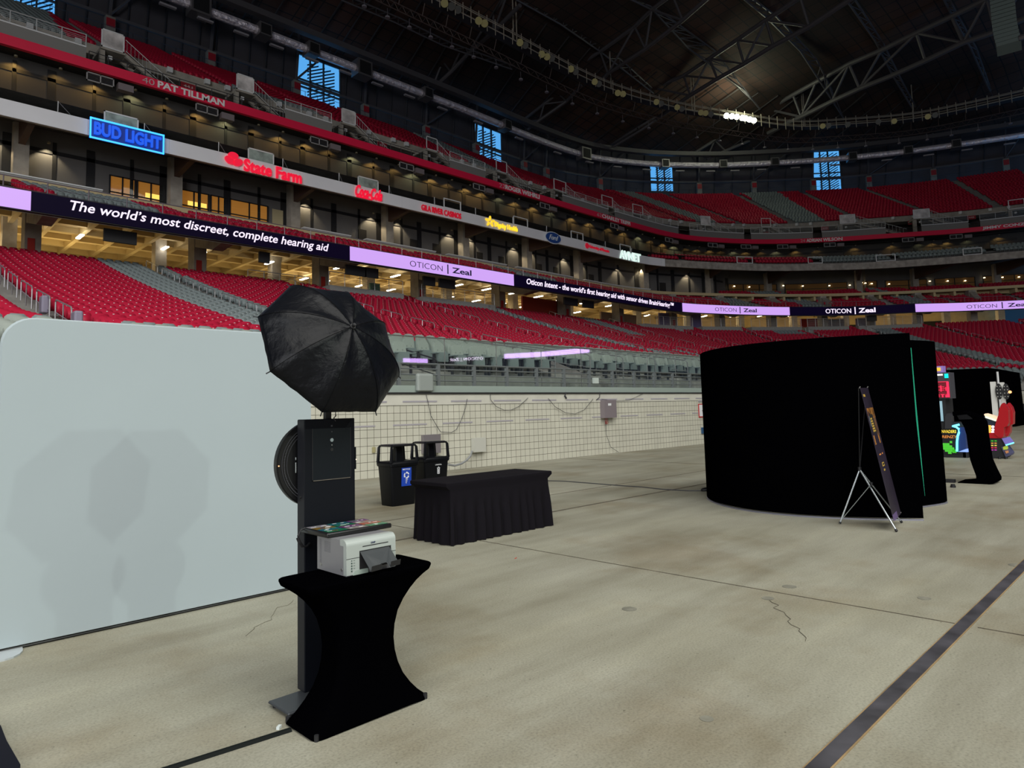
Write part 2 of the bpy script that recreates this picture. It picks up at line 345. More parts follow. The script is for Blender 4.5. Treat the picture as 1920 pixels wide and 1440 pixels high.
# ---------------------------------------------------------------- field wall
wall = MB(); us = np.linspace(-20, 135, 125)
wall_me = sweep(W_, -20, 135, [(0, 0), (0, 1.83), (.35, 1.83), (.35, 0)], n=124, closed=True)
ow = struct('wall_field', wall_me, tile_mat())
uvl = ow.data.uv_layers.new(name='UVMap'); seg = np.concatenate([[0], np.cumsum(np.linalg.norm(np.diff(np.array([W_.P(u) for u in np.linspace(-20, 135, 125)]), axis=0), axis=1))])
for lp in ow.data.loops:
    vi = lp.vertex_index; i = vi // 4; uvl.data[lp.index].uv = (seg[i], ow.data.vertices[vi].co.z)
struct('trim_10', sweep(W_, -20, 135, [(-.02, 1.83), (-.02, 2.13), (.5, 2.13), (.5, 1.83)], n=124), mat('cream wall coping', (.56, .55, .475), .6, noise=.06, nscale=2))
struct('trim_11', sweep(W_, -20, 135, [(-.05, 2.12), (-.05, 2.17), (.5, 2.17), (.5, 2.12)], n=124), mat('black edge strip', (.02, .02, .02), .5))
# strips of bare metal rail fixed to the wall
M_strip = mat('galvanised strip', (.42, .40, .43), .35, .2)
def stripset(z0, z1, L, gap, x0, x1):
    x = x0
    while x < x1:
        mk('wall_fixing_strip', MB().box((x, (14.812 if z0 > 1.5 else 14.832), z0), (x + L, 14.84, z1)), M_strip, cat='strip', group='metal strips on the cream block wall', label='short galvanised metal strip screwed to the %s of the cream block wall' % ('coping band' if z0 > 1.5 else 'middle'))
        x += L + gap
stripset(1.90, 1.945, 1.15, .5, 8.9, 26.0); stripset(1.29, 1.33, 1.1, .55, 8.6, 26.0)

# ---------------------------------------------------------------- lower bowl terrace
ROW = [16.3 + .84 * k for k in range(42)]
def terrace(name, ca, cb, f0, f1, z_of, tlist, mt, u0=-20, u1=135, n=110):
    # stepped surface lofted between two curves; tlist = list of (t, z)
    mb = MB(); rings = []
    for u in np.linspace(u0, u1, n + 1):
        a = ca.P(u); b = cb.P(u); rings.append([(*(a + (b - a) * t), z) for t, z in tlist])
    mb.loft(rings, False, False); return struct(name, mb, mt)
def tD(D): return (D - 14.84) / (51.4 - 14.84)
tl = [(tD(14.9), 2.10), (tD(15.9), 2.10)]
for D in ROW:
    z = prof(D); tl += [(tD(D - .42), tl[-1][1]), (tD(D - .42), z)]
tl += [(1.0, tl[-1][1]), (1.0, 12.0), (1.02, 12.0)]
terrace('seating_terrace_lower', W_, LT, 0, 1, None, tl, M_tread)
# concourse floor, back wall, ceiling
struct('concourse_floor', sweep(LT, -20, 135, [(.3, 12.0), (22, 12.0), (22, 11.7), (.3, 11.7)], n=80), M_conc)
M_cmu = mat('warm painted block', (.62, .50, .27), .8, noise=.1, nscale=1)
struct('wall_concourse', sweep(LT, -20, 135, [(21, 12.0), (21, 17.2), (21.4, 17.2), (21.4, 12.0)], n=80), M_cmu)
struct('concourse_ceiling', sweep(LT, -20, 135, [(1.4, 17.2), (21.4, 17.2), (21.4, 17.6), (1.4, 17.6)], n=80), mat('concourse ceiling paint', (.52, .42, .24), .85))
# ribs of the coffered concourse ceiling
cof = MB()
for d in (3.2, 5.8, 8.4, 11, 13.6, 16.2, 18.8):
    q = sweep(LT, -20, 135, [(d, 16.75), (d + .35, 16.75), (d + .35, 17.25), (d, 17.25)], n=80); cof.add(q.v, q.f)
struct('concourse_ceiling_ribs', cof, mat('concourse ceiling paint', (.52, .42, .24), .85))
cof = MB()
for k in range(64):
    u = -18 + k * 2.4
    a = at(LT, u, 1.6, 0); b = at(LT, u, 21, 0); d = _n((b - a)); nn = np.array((-d[1], d[0], 0)) * .16
    cof.prism([(*(a + nn)[:2], 16.6), (*(a - nn)[:2], 16.6), (*(b - nn)[:2], 16.6), (*(b + nn)[:2], 16.6)], (0, 0, .65))
struct('concourse_ceiling_beams', cof, mat('concourse ceiling paint', (.52, .42, .24), .85))
# dark openings (shops, doors) and signs on the back wall of the concourse
DK = [(-4, 3.2, 'd'), (4.5, 4.3, 'd'), (11, 3.6, 'd'), (20.5, 6, 'd'), (29, 5, 'd'), (48, 4.5, 'd'), (56, 5, 'd'), (66, 6, 'r'), (86, 5, 'd'), (98, 4, 'd'), (112, 4, 'd'), (122, 4, 'd')]
for k, (u, w, ty) in enumerate(DK):
    mb = sweep(LT, u, u + w, [(20.6, 12.0), (20.6, 15.0), (20.98, 15.0), (20.98, 12.0)], n=3)
    mk('door_%d' % (k + 1), mb, mat('dark opening', (.012, .010, .010), .8), kind='structure')
# free-standing boards and kiosks on the concourse
def board(u, d, w, z0, z1, mt, label, cat='board', name='concourse_board', g=None):
    return mk(name, sweep(LT, u, u + w, [(d, z0), (d, z1), (d + .25, z1), (d + .25, z0)], n=2), mt, cat=cat, label=label, group=g)
Mb = lambda n, c: mat(n, c, .6)
board(35.9, 4, 1.1, 12, 14.3, Mb('teal banner', (.05, .28, .22)), 'narrow teal banner hanging behind the concourse railing', 'banner', 'concourse_banner')
board(55.2, 3, 6.2, 12, 14.9, Mb('dull red hoarding', (.42, .05, .03)), 'red hoarding with black frame on the concourse right of the long black text board')
board(60.8, 2.8, 1.8, 12, 15.2, Mb('black number board', (.02, .02, .018)), 'black number board beside the red hoarding on the concourse')
board(68.5, 2.6, 6.5, 12, 14.2, Mb('beige hoarding', (.40, .27, .20)), 'beige pink hoarding on the concourse under the dark text board')
board(78.0, 1.6, 1.7, 12, 14.6, Mb('mauve screen', (.24, .20, .42)), 'left one of two mauve panels at the end of the sideline concourse')
board(83.0, 1.6, 1.6, 12, 14.6, Mb('mauve screen', (.24, .20, .42)), 'right one of two mauve panels at the end of the sideline concourse')
board(101.5, 5, 2.6, 12, 14.4, Mb('red kiosk', (.40, .03, .03)), 'red and white kiosk in the corner concourse', 'kiosk', 'concourse_kiosk')
board(104.5, 3, 2.3, 12, 14.0, Mb('grey mauve screen', (.22, .19, .22)), 'grey panel behind the corner concourse railing')
board(108.5, 3, 2.4, 12, 14.0, Mb('mauve grey screen', (.20, .17, .26)), 'mauve panel right of the grey one behind the corner railing')
# concourse columns
COLU = [-2.4, 8.4, 18.9, 29.3, 39.8, 50.3, 60.6, 70.6, 80, 87.5, 95, 103, 110, 116.5, 123, 130]
for k, u in enumerate(COLU):
    g = 'concrete columns along the lower concourse'
    t = thing('concourse_column', 'square concrete column with sloped beam at the edge of the lower concourse', 'column', (0, 0, 0), 0, g)
    p0 = at(LT, u, 1.0, 0); n = LT.N(u); ln = min(5.4, min(np.linalg.norm(LE.d - LT.P(u), axis=1)) + .4); ta = np.array((n[1], -n[0]))
    def q(a, b, z): return (p0[0] + n[0] * a + ta[0] * b, p0[1] + n[1] * a + ta[1] * b, z)
    mk('shaft', MB().prism([q(0, -.45, 12), q(0, .45, 12), q(1.3, .45, 12), q(1.3, -.45, 12)], (0, 0, 5.2)), M_conc, t)
    mk('shaft', MB().prism([q(9, -.45, 12), q(9, .45, 12), q(10, .45, 12), q(10, -.45, 12)], (0, 0, 5.2)), M_conc, t)
    mk('sloped_beam', MB().prism([q(-ln, -.4, 13.9), q(-ln * .6, -.4, 13.75), q(.1, -.4, 14.6), q(.1, -.4, 17.0), q(-ln * .65, -.4, 15.6)], (*(ta * .8), 0)), M_conc, t)
    if k < 9:
        mk('red_marker', MB().prism([q(-.03, -.3, 12), q(-.03, .1, 12), q(.0, .1, 12), q(.0, -.3, 12)], (0, 0, 1.6)), mat('red marker paint', (.45, .03, .02), .6), t, label='red painted marker panel')
# dark screens and signs hanging below the ribbon board
for x0_, x1_, y_ in [(205, 268, 425), (500, 520, 500), (664, 702, 512), (700, 725, 512), (810, 832, 533), (840, 870, 540), (1075, 1100, 575), (1110, 1130, 580), (1632, 1650, 595)]:
    a_, b_ = LE.upx(x0_, y_), LE.upx(x1_, y_)
    mk('hanging_screen', sweep(LE, a_, b_, [(1.2, 12.95), (1.2, 13.75), (1.4, 13.75), (1.4, 12.95)], n=2), M_darker, cat='screen', label='dark screen hanging below the ribbon board', group='dark screens below the ribbon board')
# concourse lights: fluorescent fittings
M_tube = mat('lit fluorescent tube', (1, 1, 1), .5, emit=(1, .93, .78), estr=10)
n_l = 0
for u in list(np.arange(-12, 36, 3.1)) + list(np.arange(37, 134, 4.2)):
    for d in ((9.5,) if u < 30 else (7.5, 14.5)):
        if 15.5 < u < 34 and int(u) % 2: continue
        p = at(LT, u, d, 16.2); nn = LT.N(u)
        a = (p[0] - nn[0] * .75, p[1] - nn[1] * .75); ta = np.array((nn[1], -nn[0])) * .14
        mb = MB().prism([(a[0] + ta[0], a[1] + ta[1], 16.15), (a[0] - ta[0], a[1] - ta[1], 16.15), (a[0] - ta[0] + nn[0] * 1.5, a[1] - ta[1] + nn[1] * 1.5, 16.15), (a[0] + ta[0] + nn[0] * 1.5, a[1] + ta[1] + nn[1] * 1.5, 16.15)], (0, 0, .08))
        mk('concourse_light', mb, M_tube, cat='light', label='lit fluorescent fitting under the lower concourse ceiling', group='fluorescent lights of the lower concourse')
        n_l += 1
for u in np.arange(-10, 132, 7.5):
    l = bpy.data.lights.new('concourse_lamp', 'AREA'); l.shape = 'RECTANGLE'; l.size = 6; l.size_y = 1.2; l.energy = LIGHT_CON * float(np.interp(u, [12, 16, 30, 34, 46, 49, 56, 60], [1, .3, .3, 1, 1, .4, .4, .75])); l.color = (1, .74, .33)
    o = bpy.data.objects.new('concourse_lamp', l); C.objects.link(o); p = at(LT, u, 12, 16.1); o.location = tuple(p); n = LT.N(u); o.rotation_euler = (0, 0, math.atan2(-n[0], n[1]))
    l2 = bpy.data.lights.new('concourse_lamp', 'AREA'); l2.shape = 'RECTANGLE'; l2.size = 6; l2.size_y = 1.5; l2.energy = LIGHT_CON * .55 * float(np.interp(u, [12, 16, 30, 34, 46, 49, 56, 60], [1, .3, .3, 1, 1, .4, .4, .75])); l2.color = (1, .74, .33)
    o = bpy.data.objects.new('concourse_uplight', l2); C.objects.link(o); p = at(LT, u, 14, 14.2); o.location = tuple(p); o.rotation_euler = (PI, 0, -math.atan2(-n[0], n[1]))

# ---------------------------------------------------------------- club tier
cl = [(0, 14.6)]
CR = [(.9 + .95 * k, 14.75 + .34 * k) for k in range(8)]
for d, z in CR: cl += [(d - .35, cl[-1][1]), (d - .35, z)]
cl += [(8.2, cl[-1][1]), (8.5, 17.3), (10.7, 17.3)]
struct('seating_terrace_club', sweep(LE, -20, 91, [(d, z) for d, z in cl], n=80, closed=False, caps=False), M_tread)
CR2 = [(.9 + .95 * k, 14.75 + .315 * k) for k in range(14)]
cl2 = [(0, 14.6)]
for d, z in CR2: cl2 += [(d - .35, cl2[-1][1]), (d - .35, z)]
cl2 += [(14.8, cl2[-1][1])]
struct('seating_terrace_club_corner', sweep(LE, 91, 135, cl2, n=40, closed=False, caps=False), M_tread)
_cp = LE.off(8.3)
for x0_, x1_, y_ in ((-400, 192, 330), (567, 656, 430), (684, 815, 460), (838, 948, 490), (968, 1072, 510), (1095, 1218, 535)):
    a_, b_ = (-20 if x0_ < 0 else _cp.upx(x0_, y_)), _cp.upx(x1_, y_)
    struct('club_parapet', sweep(LE, a_, b_, [(8.15, 17.3), (8.15, 18.22), (8.55, 18.22), (8.55, 17.3)], n=8), mat('parapet concrete', (.42, .42, .41), .8, noise=.08, nscale=1))
    struct('club_parapet_cap', sweep(LE, a_, b_, [(8.05, 18.22), (8.05, 18.30), (8.6, 18.30), (8.6, 18.22)], n=8), M_white)
struct('club_slab', sweep(LE, -20, 135, [(.3, 13.7), (.3, 14.4), (6.5, 16.2), (7.5, 16.5), (7.5, 16.2), (5.0, 15.0)], n=100), M_conc)
struct('wall_club', sweep(CW, -20, 135, [(0, 17.3), (0, 23.2), (.4, 23.2), (.4, 17.3)], n=110), M_panel)
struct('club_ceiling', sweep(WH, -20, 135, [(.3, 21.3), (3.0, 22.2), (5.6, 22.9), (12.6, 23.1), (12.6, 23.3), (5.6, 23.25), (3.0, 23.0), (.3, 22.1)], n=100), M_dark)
# sloping beams under the suite deck, columns against the club wall
for k in range(15):
    u = -2 + 10.15 * k
    if u > 132: break
    g = 'columns of the club level'
    t = thing('club_column', 'concrete column with steel cantilever beam at the club level back wall', 'column', (0, 0, 0), 0, g)
    p0 = at(CW, u, -1.0, 0); n = CW.N(u); ta = np.array((n[1], -n[0]))
    mk('shaft', MB().prism([(*(p0[:2] + ta * .45), 17.3), (*(p0[:2] - ta * .45), 17.3), (*(p0[:2] - ta * .45 + n * .9), 17.3), (*(p0[:2] + ta * .45 + n * .9), 17.3)], (0, 0, 5.4)), M_conc, t)
    a = at(WH, u, .6, 21.25); b = at(CW, u, -.6, 20.9)
    mk('cantilever_beam', MB().prism([tuple(a - np.array((*ta, 0)) * .2), tuple(b - np.array((*ta, 0)) * .2), tuple(b - np.array((*ta, 0)) * .2 + np.array((0, 0, 1.9))), tuple(a - np.array((*ta, 0)) * .2 + np.array((0, 0, .5)))], (*(ta * .4), 0)), mat('rust brown steel', (.075, .04, .03), .7), t)
# wall washers and panel frames of the club wall, glazed bays at both ends
def bays(cur, u0, u1, step, z0, z1, mt, d=-.06):
    mb = MB(); u = u0
    while u < u1:
        for a, w in ((0.0, .25), (step * .42, .55)):
            q = sweep(cur, u + a, u + a + w, [(d, z0), (d, z1), (.02, z1), (.02, z0)], n=1); mb.add(q.v, q.f)
        u += step
    q = sweep(cur, u0, u1, [(d, z1 - .9), (d, z1 - .62), (.02, z1 - .62), (.02, z1 - .9)], n=60); mb.add(q.v, q.f)
    return mb
struct('club_wall_frames', bays(CW, -5.1, 93, 5.075, 17.3, 21.9, M_darker), M_darker)
M_glow = mat('lounge glow panel', (.4, .2, .05), .8, emit=(1, .36, .05), estr=.20)
M_gold = mat('gold glow strip', (.6, .4, .1), .8, emit=(1, .62, .12), estr=1.3)
M_glass = glassmat('clear glazing', (.95, .97, .95), .02)
def lounge(u0, u1, z0, z1, idx, cur=CW, bright=1, g0='club'):
    # a glazed bay: window frame, glass and a glowing panel imitating a lit room
    nseg = max(2, int((u1 - u0) / 1.7)); t = MB()
    for k in range(nseg + 1):
        u = u0 + (u1 - u0) * k / nseg; q = sweep(cur, u - .05, u + .05, [(-.14, z0), (-.14, z1), (-.04, z1), (-.04, z0)], n=1); t.add(q.v, q.f)
    for z in (z0, z0 + (z1 - z0) * .45, z1 - .08):
        q = sweep(cur, u0, u1, [(-.14, z), (-.14, z + .08), (-.04, z + .08), (-.04, z)], n=8); t.add(q.v, q.f)
    f = mk('window_%d' % idx, t, M_darker, kind='structure')
    mk('glass', sweep(cur, u0, u1, [(-.10, z0), (-.10, z1), (-.08, z1), (-.08, z0)], n=8), M_glass, f)
    mk('room_glow_panel', sweep(cur, u0, u1, [(-.035, z0), (-.035, z1), (-.02, z1), (-.02, z0)], n=8), M_glow if bright else mat('dim lounge glow panel', (.12, .06, .02), .8, emit=(1, .45, .12), estr=.018), f, label='warm lit room seen through the glass')
    return f
LW = [(205, 252), (257, 307), (335, 390), (395, 423), (431, 501)]
for k, (a, b) in enumerate(LW):
    a, b = CW.upx(a, 360), CW.upx(b, 380)
    f = lounge(a, b, 17.9, 20.35, k + 1)
    if k in (1, 2): mk('ceiling_glow_strip', sweep(CW, a + (b - a) * .3, b - .12, [(-.034, 19.0), (-.034, 19.5), (-.045, 19.4), (-.045, 19.1)], n=3), M_gold, f, label='gold lit lounge ceiling')  # strip glows to imitate the lit ceiling
mk('door_20', sweep(CW, CW.upx(510, 420), CW.upx(530, 420), [(-.08, 17.3), (-.08, 20.2), (-.02, 20.2), (-.02, 17.3)], n=1), mat('beige lit door', (.40, .34, .2), .7), kind='structure')
for u_ in (36.0, 42.2, 45.2, 51.6, 55.0, 61.6, 65.0, 71.9, 82.0):
    mk('door_%d' % (21 + int(u_)), sweep(CW, u_ - .45, u_ + .45, [(-.08, 17.3), (-.08, 19.9), (-.02, 19.9), (-.02, 17.3)], n=1), mat('dark opening', (.012, .010, .010), .8), kind='structure')
NW = 6
for a, b in [(94, 100.8), (101.8, 108), (109, 116), (117, 121.5), (122.5, 127.5), (128.5, 134.5)]:
    lounge(a, b, 19.3, 21.0, NW, bright=0); NW += 1
M_bulb = mat('lit ceiling bulb', (1, 1, 1), .5, emit=(1, .78, .42), estr=7)
for u in np.arange(94.8, 134, 2.25):
    p = at(CW, u, -.3, 20.3 + .4 * ((u * 7) % 1))
    mk('lounge_lamp', MB().disc(p, (0, 0, 1), .13, .1, 8), M_bulb, cat='lamp', label='small lit round lamp at the glazed corner lounges', group='small lamps of the corner lounges')
def washer(cur, u, z, power, col, dd=-.28, size=100, name='wall_washer', lab='', g=''):
    l = bpy.data.lights.new('wall_washer_lamp', 'SPOT'); l.energy = power; l.color = col; l.spot_size = math.radians(size); l.spot_blend = .45; l.shadow_soft_size = .06
    o = bpy.data.objects.new('wall_washer_lamp', l); C.objects.link(o); p = at(cur, u, dd, z); o.location = tuple(p)
    tgt = at(cur, u, -.05, z - 3); o.rotation_euler = (Vector(tgt) - Vector(p)).to_track_quat('-Z', 'Y').to_euler()
    pp = at(cur, u, dd, z + .03); mk('wall_light', MB().disc(pp, (0, 0, 1), .12, .12, 8), mat('washer housing', (.25, .22, .15), .5), cat='light', label=lab, group=g)
for u in (-.6, 2.4, 6.6, 9.8, 29.9, 37.0, 40.2, 47.1, 50.1, 57.1, 59.9, 66.8, 70.0, 76.1, 78.8, 86, 89.5):
        washer(CW, u, 21.55, LIGHT_WW, (1, .82, .5), dd=-.5, lab='small downlight washing the grey club wall panels', g='wall washers of the club level')

# ---------------------------------------------------------------- suite tier (above the white fascia)
su = [(.3, 21.9)]
for k in range(4): su += [(1.2 + .95 * k, su[-1][1]), (1.2 + .95 * k, 22.1 + .35 * (k + 1))]
su += [(8.2, su[-1][1])]
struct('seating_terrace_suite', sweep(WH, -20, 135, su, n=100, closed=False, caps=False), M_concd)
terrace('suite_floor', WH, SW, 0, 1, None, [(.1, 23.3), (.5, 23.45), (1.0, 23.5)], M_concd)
struct('wall_suite', sweep(SW, -20, 135, [(0, 22.5), (0, 29.0), (.4, 29.0), (.4, 22.5)], n=100), mat('suite wall panel', (.050, .046, .044), .8, noise=.1, nscale=.5))
struct('suite_wall_frames', bays(SW, -18, 132, 5.2, 22.8, 28.6, M_darker), M_darker)
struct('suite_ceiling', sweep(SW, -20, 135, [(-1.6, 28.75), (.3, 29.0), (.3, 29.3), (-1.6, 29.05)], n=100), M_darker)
for k in range(27):
    for j, dx in enumerate((1.3, 3.7)):
        u = -6 + 5.2 * k + dx
        if u > 132 or u < 2: continue
        washer(SW, u, 28.55, LIGHT_WS * (1.0 if (k * 2 + j) % 3 else .45) * (1 if u < 88 else .45), (1, .60, .16) if (k * 3 + j) % 4 else (.85, .8, .4), dd=-.7, size=130, lab='small amber downlight on the suite level wall', g='wall washers of the suite level')
# fascias
WHu_end = 79.5
struct('suite_fascia', sweep(WH, -20, 135, [(0, 21.2), (0, 22.2), (.35, 22.2), (.35, 21.2)], n=110), mat('rough fascia concrete', (.32, .29, .26), .85, noise=.3, nscale=1.5))
M_fw = mat('white fascia cladding', (.80, .80, .84), .45, noise=.04, nscale=.4)
uu = -20.0; k = 0
while uu < WHu_end:
    u2 = min(uu + 5.2, WHu_end)
    mk('white_fascia_panel', sweep(WH, uu, u2 - .015, [(-.12, 21.15), (-.12, 22.24), (0, 22.24), (0, 21.15)], n=2), M_fw, cat='fascia panel', label='white cladding panel of the sponsor band on the sideline suite deck', group='white panels of the sponsor band')
    uu = u2
M_fr = mat('red fascia cladding', (.80, .010, .065), .5, noise=.05, nscale=.3)
mk('red_fascia', sweep(RE, -20, 135, [(0, 28.7), (-.02, 29.45), (.35, 29.45), (.35, 28.7)], n=120), M_fr, cat='fascia', label='long red fascia band with white player names along the upper deck edge')
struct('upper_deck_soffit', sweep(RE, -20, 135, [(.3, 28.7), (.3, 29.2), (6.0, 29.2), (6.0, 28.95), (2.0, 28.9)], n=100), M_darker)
# ---------------------------------------------------------------- upper deck
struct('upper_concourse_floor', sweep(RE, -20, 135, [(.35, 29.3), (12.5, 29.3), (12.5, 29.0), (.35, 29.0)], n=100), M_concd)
struct('wall_upper_concourse', sweep(B_, -20, 135, [(4.5, 29.3), (4.5, 35), (4.8, 35), (4.8, 29.3)], n=100), mat('dark upper wall', (.05, .035, .03), .8))
ul = [(0, 32.35), (0, 33.2), (.01, 33.2)]
UN = 22
ub = []
for k in range(UN):
    z = 33.2 + .51 * k; t0 = k / UN; ub.append((t0, z)); ub.append(((k + 1) / UN, z))
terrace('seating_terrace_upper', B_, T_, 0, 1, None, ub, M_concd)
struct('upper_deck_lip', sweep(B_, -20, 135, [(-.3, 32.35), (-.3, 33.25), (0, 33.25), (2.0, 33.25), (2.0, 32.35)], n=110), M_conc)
# projecting balcony fronts of the upper deck
def P3(cur, u, d, z): return tuple(at(cur, u, d, z))
M_rl = mat('light grey railing', (.58, .59, .60), .45, .1)
def barrier(cur, u0, u1, d, z0, h, name, lab, g, nb=5, post=1.25, mt=None, hor=True, par=None):
    # railing with horizontal (or vertical) infill bars; parts: posts, bars, top_rail
    mt = mt or M_rl
    t = thing(name, lab, 'railing', (0, 0, 0), 0, g)
    n = max(1, int(round((u1 - u0) / post))); us = np.linspace(u0, u1, n + 1)
    for u in us: mk('post', MB().tube([P3(cur, u, d, z0), P3(cur, u, d, z0 + h)], .035, 4), mt, t)
    mb = MB(); mb.tube([P3(cur, u, d, z0 + h) for u in np.linspace(u0, u1, n * 2 + 1)], .035, 4); mk('top_rail', mb, mt, t)
    mb = MB()
    if hor:
        for k in range(nb): mb.tube([P3(cur, u, d, z0 + .12 + (h - .2) * k / nb) for u in us], .018, 3)
    else:
        for u in np.arange(u0 + .15, u1, .28): mb.tube([P3(cur, u, d, z0 + .08), P3(cur, u, d, z0 + h)], .016, 3)
    mk('infill_bars', mb, mt, t); return t
_bo = B_.off(-2.8)
VOM = [3.7] + [_bo.upx(x, y) for x, y in ((190, 58), (443, 147), (640, 212), (799, 265), (930, 318), (1038, 351), (1128, 380), (1186, 396), (1313, 407), (1427, 418), (1574, 411), (1712, 405), (1890, 383))]
BAL = [(-2, RE.upx(165, 80), 'h')] + [(RE.upx(a, 420), RE.upx(b, 420), 'h') for a, b in ((540, 628), (852, 918), (1063, 1147), (1160, 1276), (1297, 1397), (1410, 1525), (1542, 1662), (1730, 1818), (1840, 1935))]
for k, (a, b, ty) in enumerate(BAL):
    lab = 'white railing with horizontal bars on a balcony front above the red fascia'
    struct('balcony_front', sweep(RE, a, b, [(.5, 29.4), (.5, 30.55), (.62, 30.55), (.62, 29.4)], n=6), mat('balcony concrete', (.22, .215, .205), .8))
    struct('balcony_cap', sweep(RE, a, b, [(.44, 30.55), (.44, 30.65), (.68, 30.65), (.68, 30.55)], n=6), M_white)
    barrier(RE, a, b, .55, 30.62, 1.0, 'balcony_railing', lab, 'balcony railings of the upper deck', nb=6, post=1.6)
for a, b in [(BAL[i][1] + .2, BAL[i + 1][0] - .2) for i in range(len(BAL) - 1)]:
    barrier(RE, a, b, .5, 29.4, .95, 'edge_railing', 'thin dark railing at the edge of the upper deck between balconies', 'edge railings of the upper deck', nb=3, post=1.3, mt=M_dark)
# stairs rising from the upper concourse to the seats, each with a framed landing panel
for k, u in enumerate(VOM):
    g = 'vomitory stairs of the upper deck'
    t = thing('deck_stair', 'concrete stair flight climbing from a framed landing at the upper deck edge', 'stairs', (0, 0, 0), 0, g)
    A = lambda du, d, z: P3(B_, u + du, d, z)
    mb = MB(); mb.prism([A(0, -2.6, 29.3), A(.35, -2.6, 29.3), A(.35, -2.6, 31.9), A(0, -2.6, 31.9)], np.array((*(B_.N(u) * .4), 0))); mk('pier', mb, M_conc, t)
    mb = MB(); mb.prism([A(0, -2.8, 31.9), A(1.8, -2.8, 31.9), A(1.8, -.2, 31.9), A(0, -.2, 31.9)], (0, 0, .25)); mk('landing', mb, M_conc, t)
    mb = MB(); mb.prism([A(1.7, -2.7, 31.95), A(5.6, -2.7, 29.35), A(6.2, -2.7, 29.35), A(1.8, -2.7, 32.2)], np.array((*(B_.N(u) * .25), 0))); mb.prism([A(1.7, -1.4, 31.95), A(5.6, -1.4, 29.35), A(6.2, -1.4, 29.35), A(1.8, -1.4, 32.2)], np.array((*(B_.N(u) * .25), 0)))
    for s in range(9): mb.prism([A(1.9 + .43 * s, -2.6, 31.9 - .29 * s), A(2.25 + .43 * s, -2.6, 31.9 - .29 * s), A(2.25 + .43 * s, -1.3, 31.9 - .29 * s), A(1.9 + .43 * s, -1.3, 31.9 - .29 * s)], (0, 0, .06))
    mk('stair_flight', mb, M_conc, t)
    mb = MB()
    for s in range(14):
        x = 1.9 + .3 * s; zt = 33.2 - .2 * s; mb.tube([A(x, -2.8, zt - 1.0), A(x, -2.8, zt)], .018, 3)
    mb.tube([A(1.8, -2.8, 33.25), A(6.1, -2.8, 30.4)], .035, 4); mb.tube([A(1.8, -2.8, 32.3), A(6.1, -2.8, 29.5)], .03, 4); mk('handrail', mb, M_rl, t)
    mb = MB(); o = np.array((*(B_.N(u) * .05), 0))
    for a, b in (((0, 32.05), (1.7, 32.15)), ((0, 33.5), (1.7, 33.6)), ((0, 32.05), (.1, 33.6)), ((1.6, 32.05), (1.7, 33.6))):
        mb.prism([A(a[0], -2.85, a[1]), A(b[0], -2.85, a[1]), A(b[0], -2.85, b[1]), A(a[0], -2.85, b[1])], o)
    mk('panel_frame', mb, M_white, t)
    if k in (1, 2, 3, 9, 11, 12):
        mk('glass_panel', MB().prism([A(.1, -2.82, 32.15), A(1.6, -2.82, 32.15), A(1.6, -2.82, 33.5), A(.1, -2.82, 33.5)], o * .3), mat('guard panel painted reflection', (.68, .64, .63), .25, noise=.45, nscale=.9), t, label='glass guard panel reflecting white and dark red')  # mottled colour paints what the glass mirrors
    mk('exit_light', MB().box(np.array(A(.8, -2.2, 31.55)) - .15, np.array(A(.8, -2.2, 31.55)) + .15), mat('white lamp housing', (.7, .7, .7), .4), t)
# small white boxes and red section signs on the lip
M_sgn = mat('red section sign', (.30, .01, .02), .5)
for k, u in enumerate(np.arange(-1, 131, 2.6)):
    if k % 4 == 3: continue
    p = at(B_, u + .7 * (k % 2), -.42, 33.0); n = B_.N(u)
    mk('speaker_box', MB().box(p - .24, p + .22), mat('white box', (.62, .63, .64), .4), cat='box', label='small white box mounted on the concrete lip below the upper seats', group='white boxes on the upper deck lip')
for k, u in enumerate([20.8, 31.3, 41.8, 72.5, 83, 101, 109.5, 118, 124.5]):
    p0 = at(B_, u, -.36, 31.7); n = B_.N(u); ta = np.array((n[1], -n[0], 0))
    s = mk('section_sign', MB().prism([p0, p0 + ta * 1.3, p0 + ta * 1.3 + (0, 0, .65), p0 + (0, 0, .65)], (*(n * .06), 0)), M_sgn, cat='sign', label='small red section sign hanging below the upper seating lip', group='red section signs of the upper deck')
    mk('sign_text', text_flat('44%d' % (3 + k % 6), p0 + ta * .25 + (0, 0, .2) - np.array((*n, 0)) * .01, ta, (0, 0, 1), .8, .28, .01), mat('pale sign text', (.6, .5, .5), .5), s)
# ---------------------------------------------------------------- back wall with windows
M_bw = mat('dark corrugated back wall', (.050, .046, .056), .85, noise=.12, nscale=.4)
bwc = BW
WIN = [(10.4, 15.0, 45.9, 52.4), (42.8, 48.8, 45.9, 52.4), (bwc.upx(890, 270), bwc.upx(941, 270), 45.9, 52.0)]
WIN.append((bwc.upx(1218, 320), bwc.upx(1262, 320), 46.2, 52.6)); WIN.append((bwc.upx(1524, 320), bwc.upx(1577, 320), 45.6, 54.0))
segs = []; u = -20.0
for a, b, z0, z1 in WIN:
    segs.append((u, a)); u = b
segs.append((u, 135))
mb = MB()
for a, b in segs:
    q = sweep(BW, a, b, [(0, 29), (0, 54.6), (.3, 54.6), (.3, 29)], n=max(2, int((b - a) / 2))); mb.add(q.v, q.f)
for a, b, z0, z1 in WIN:
    for za, zb in ((29, z0), (z1, 54.6)):
        q = sweep(BW, a, b, [(0, za), (0, zb), (.3, zb), (.3, za)], n=3); mb.add(q.v, q.f)
struct('wall_back_upper', mb, M_bw)
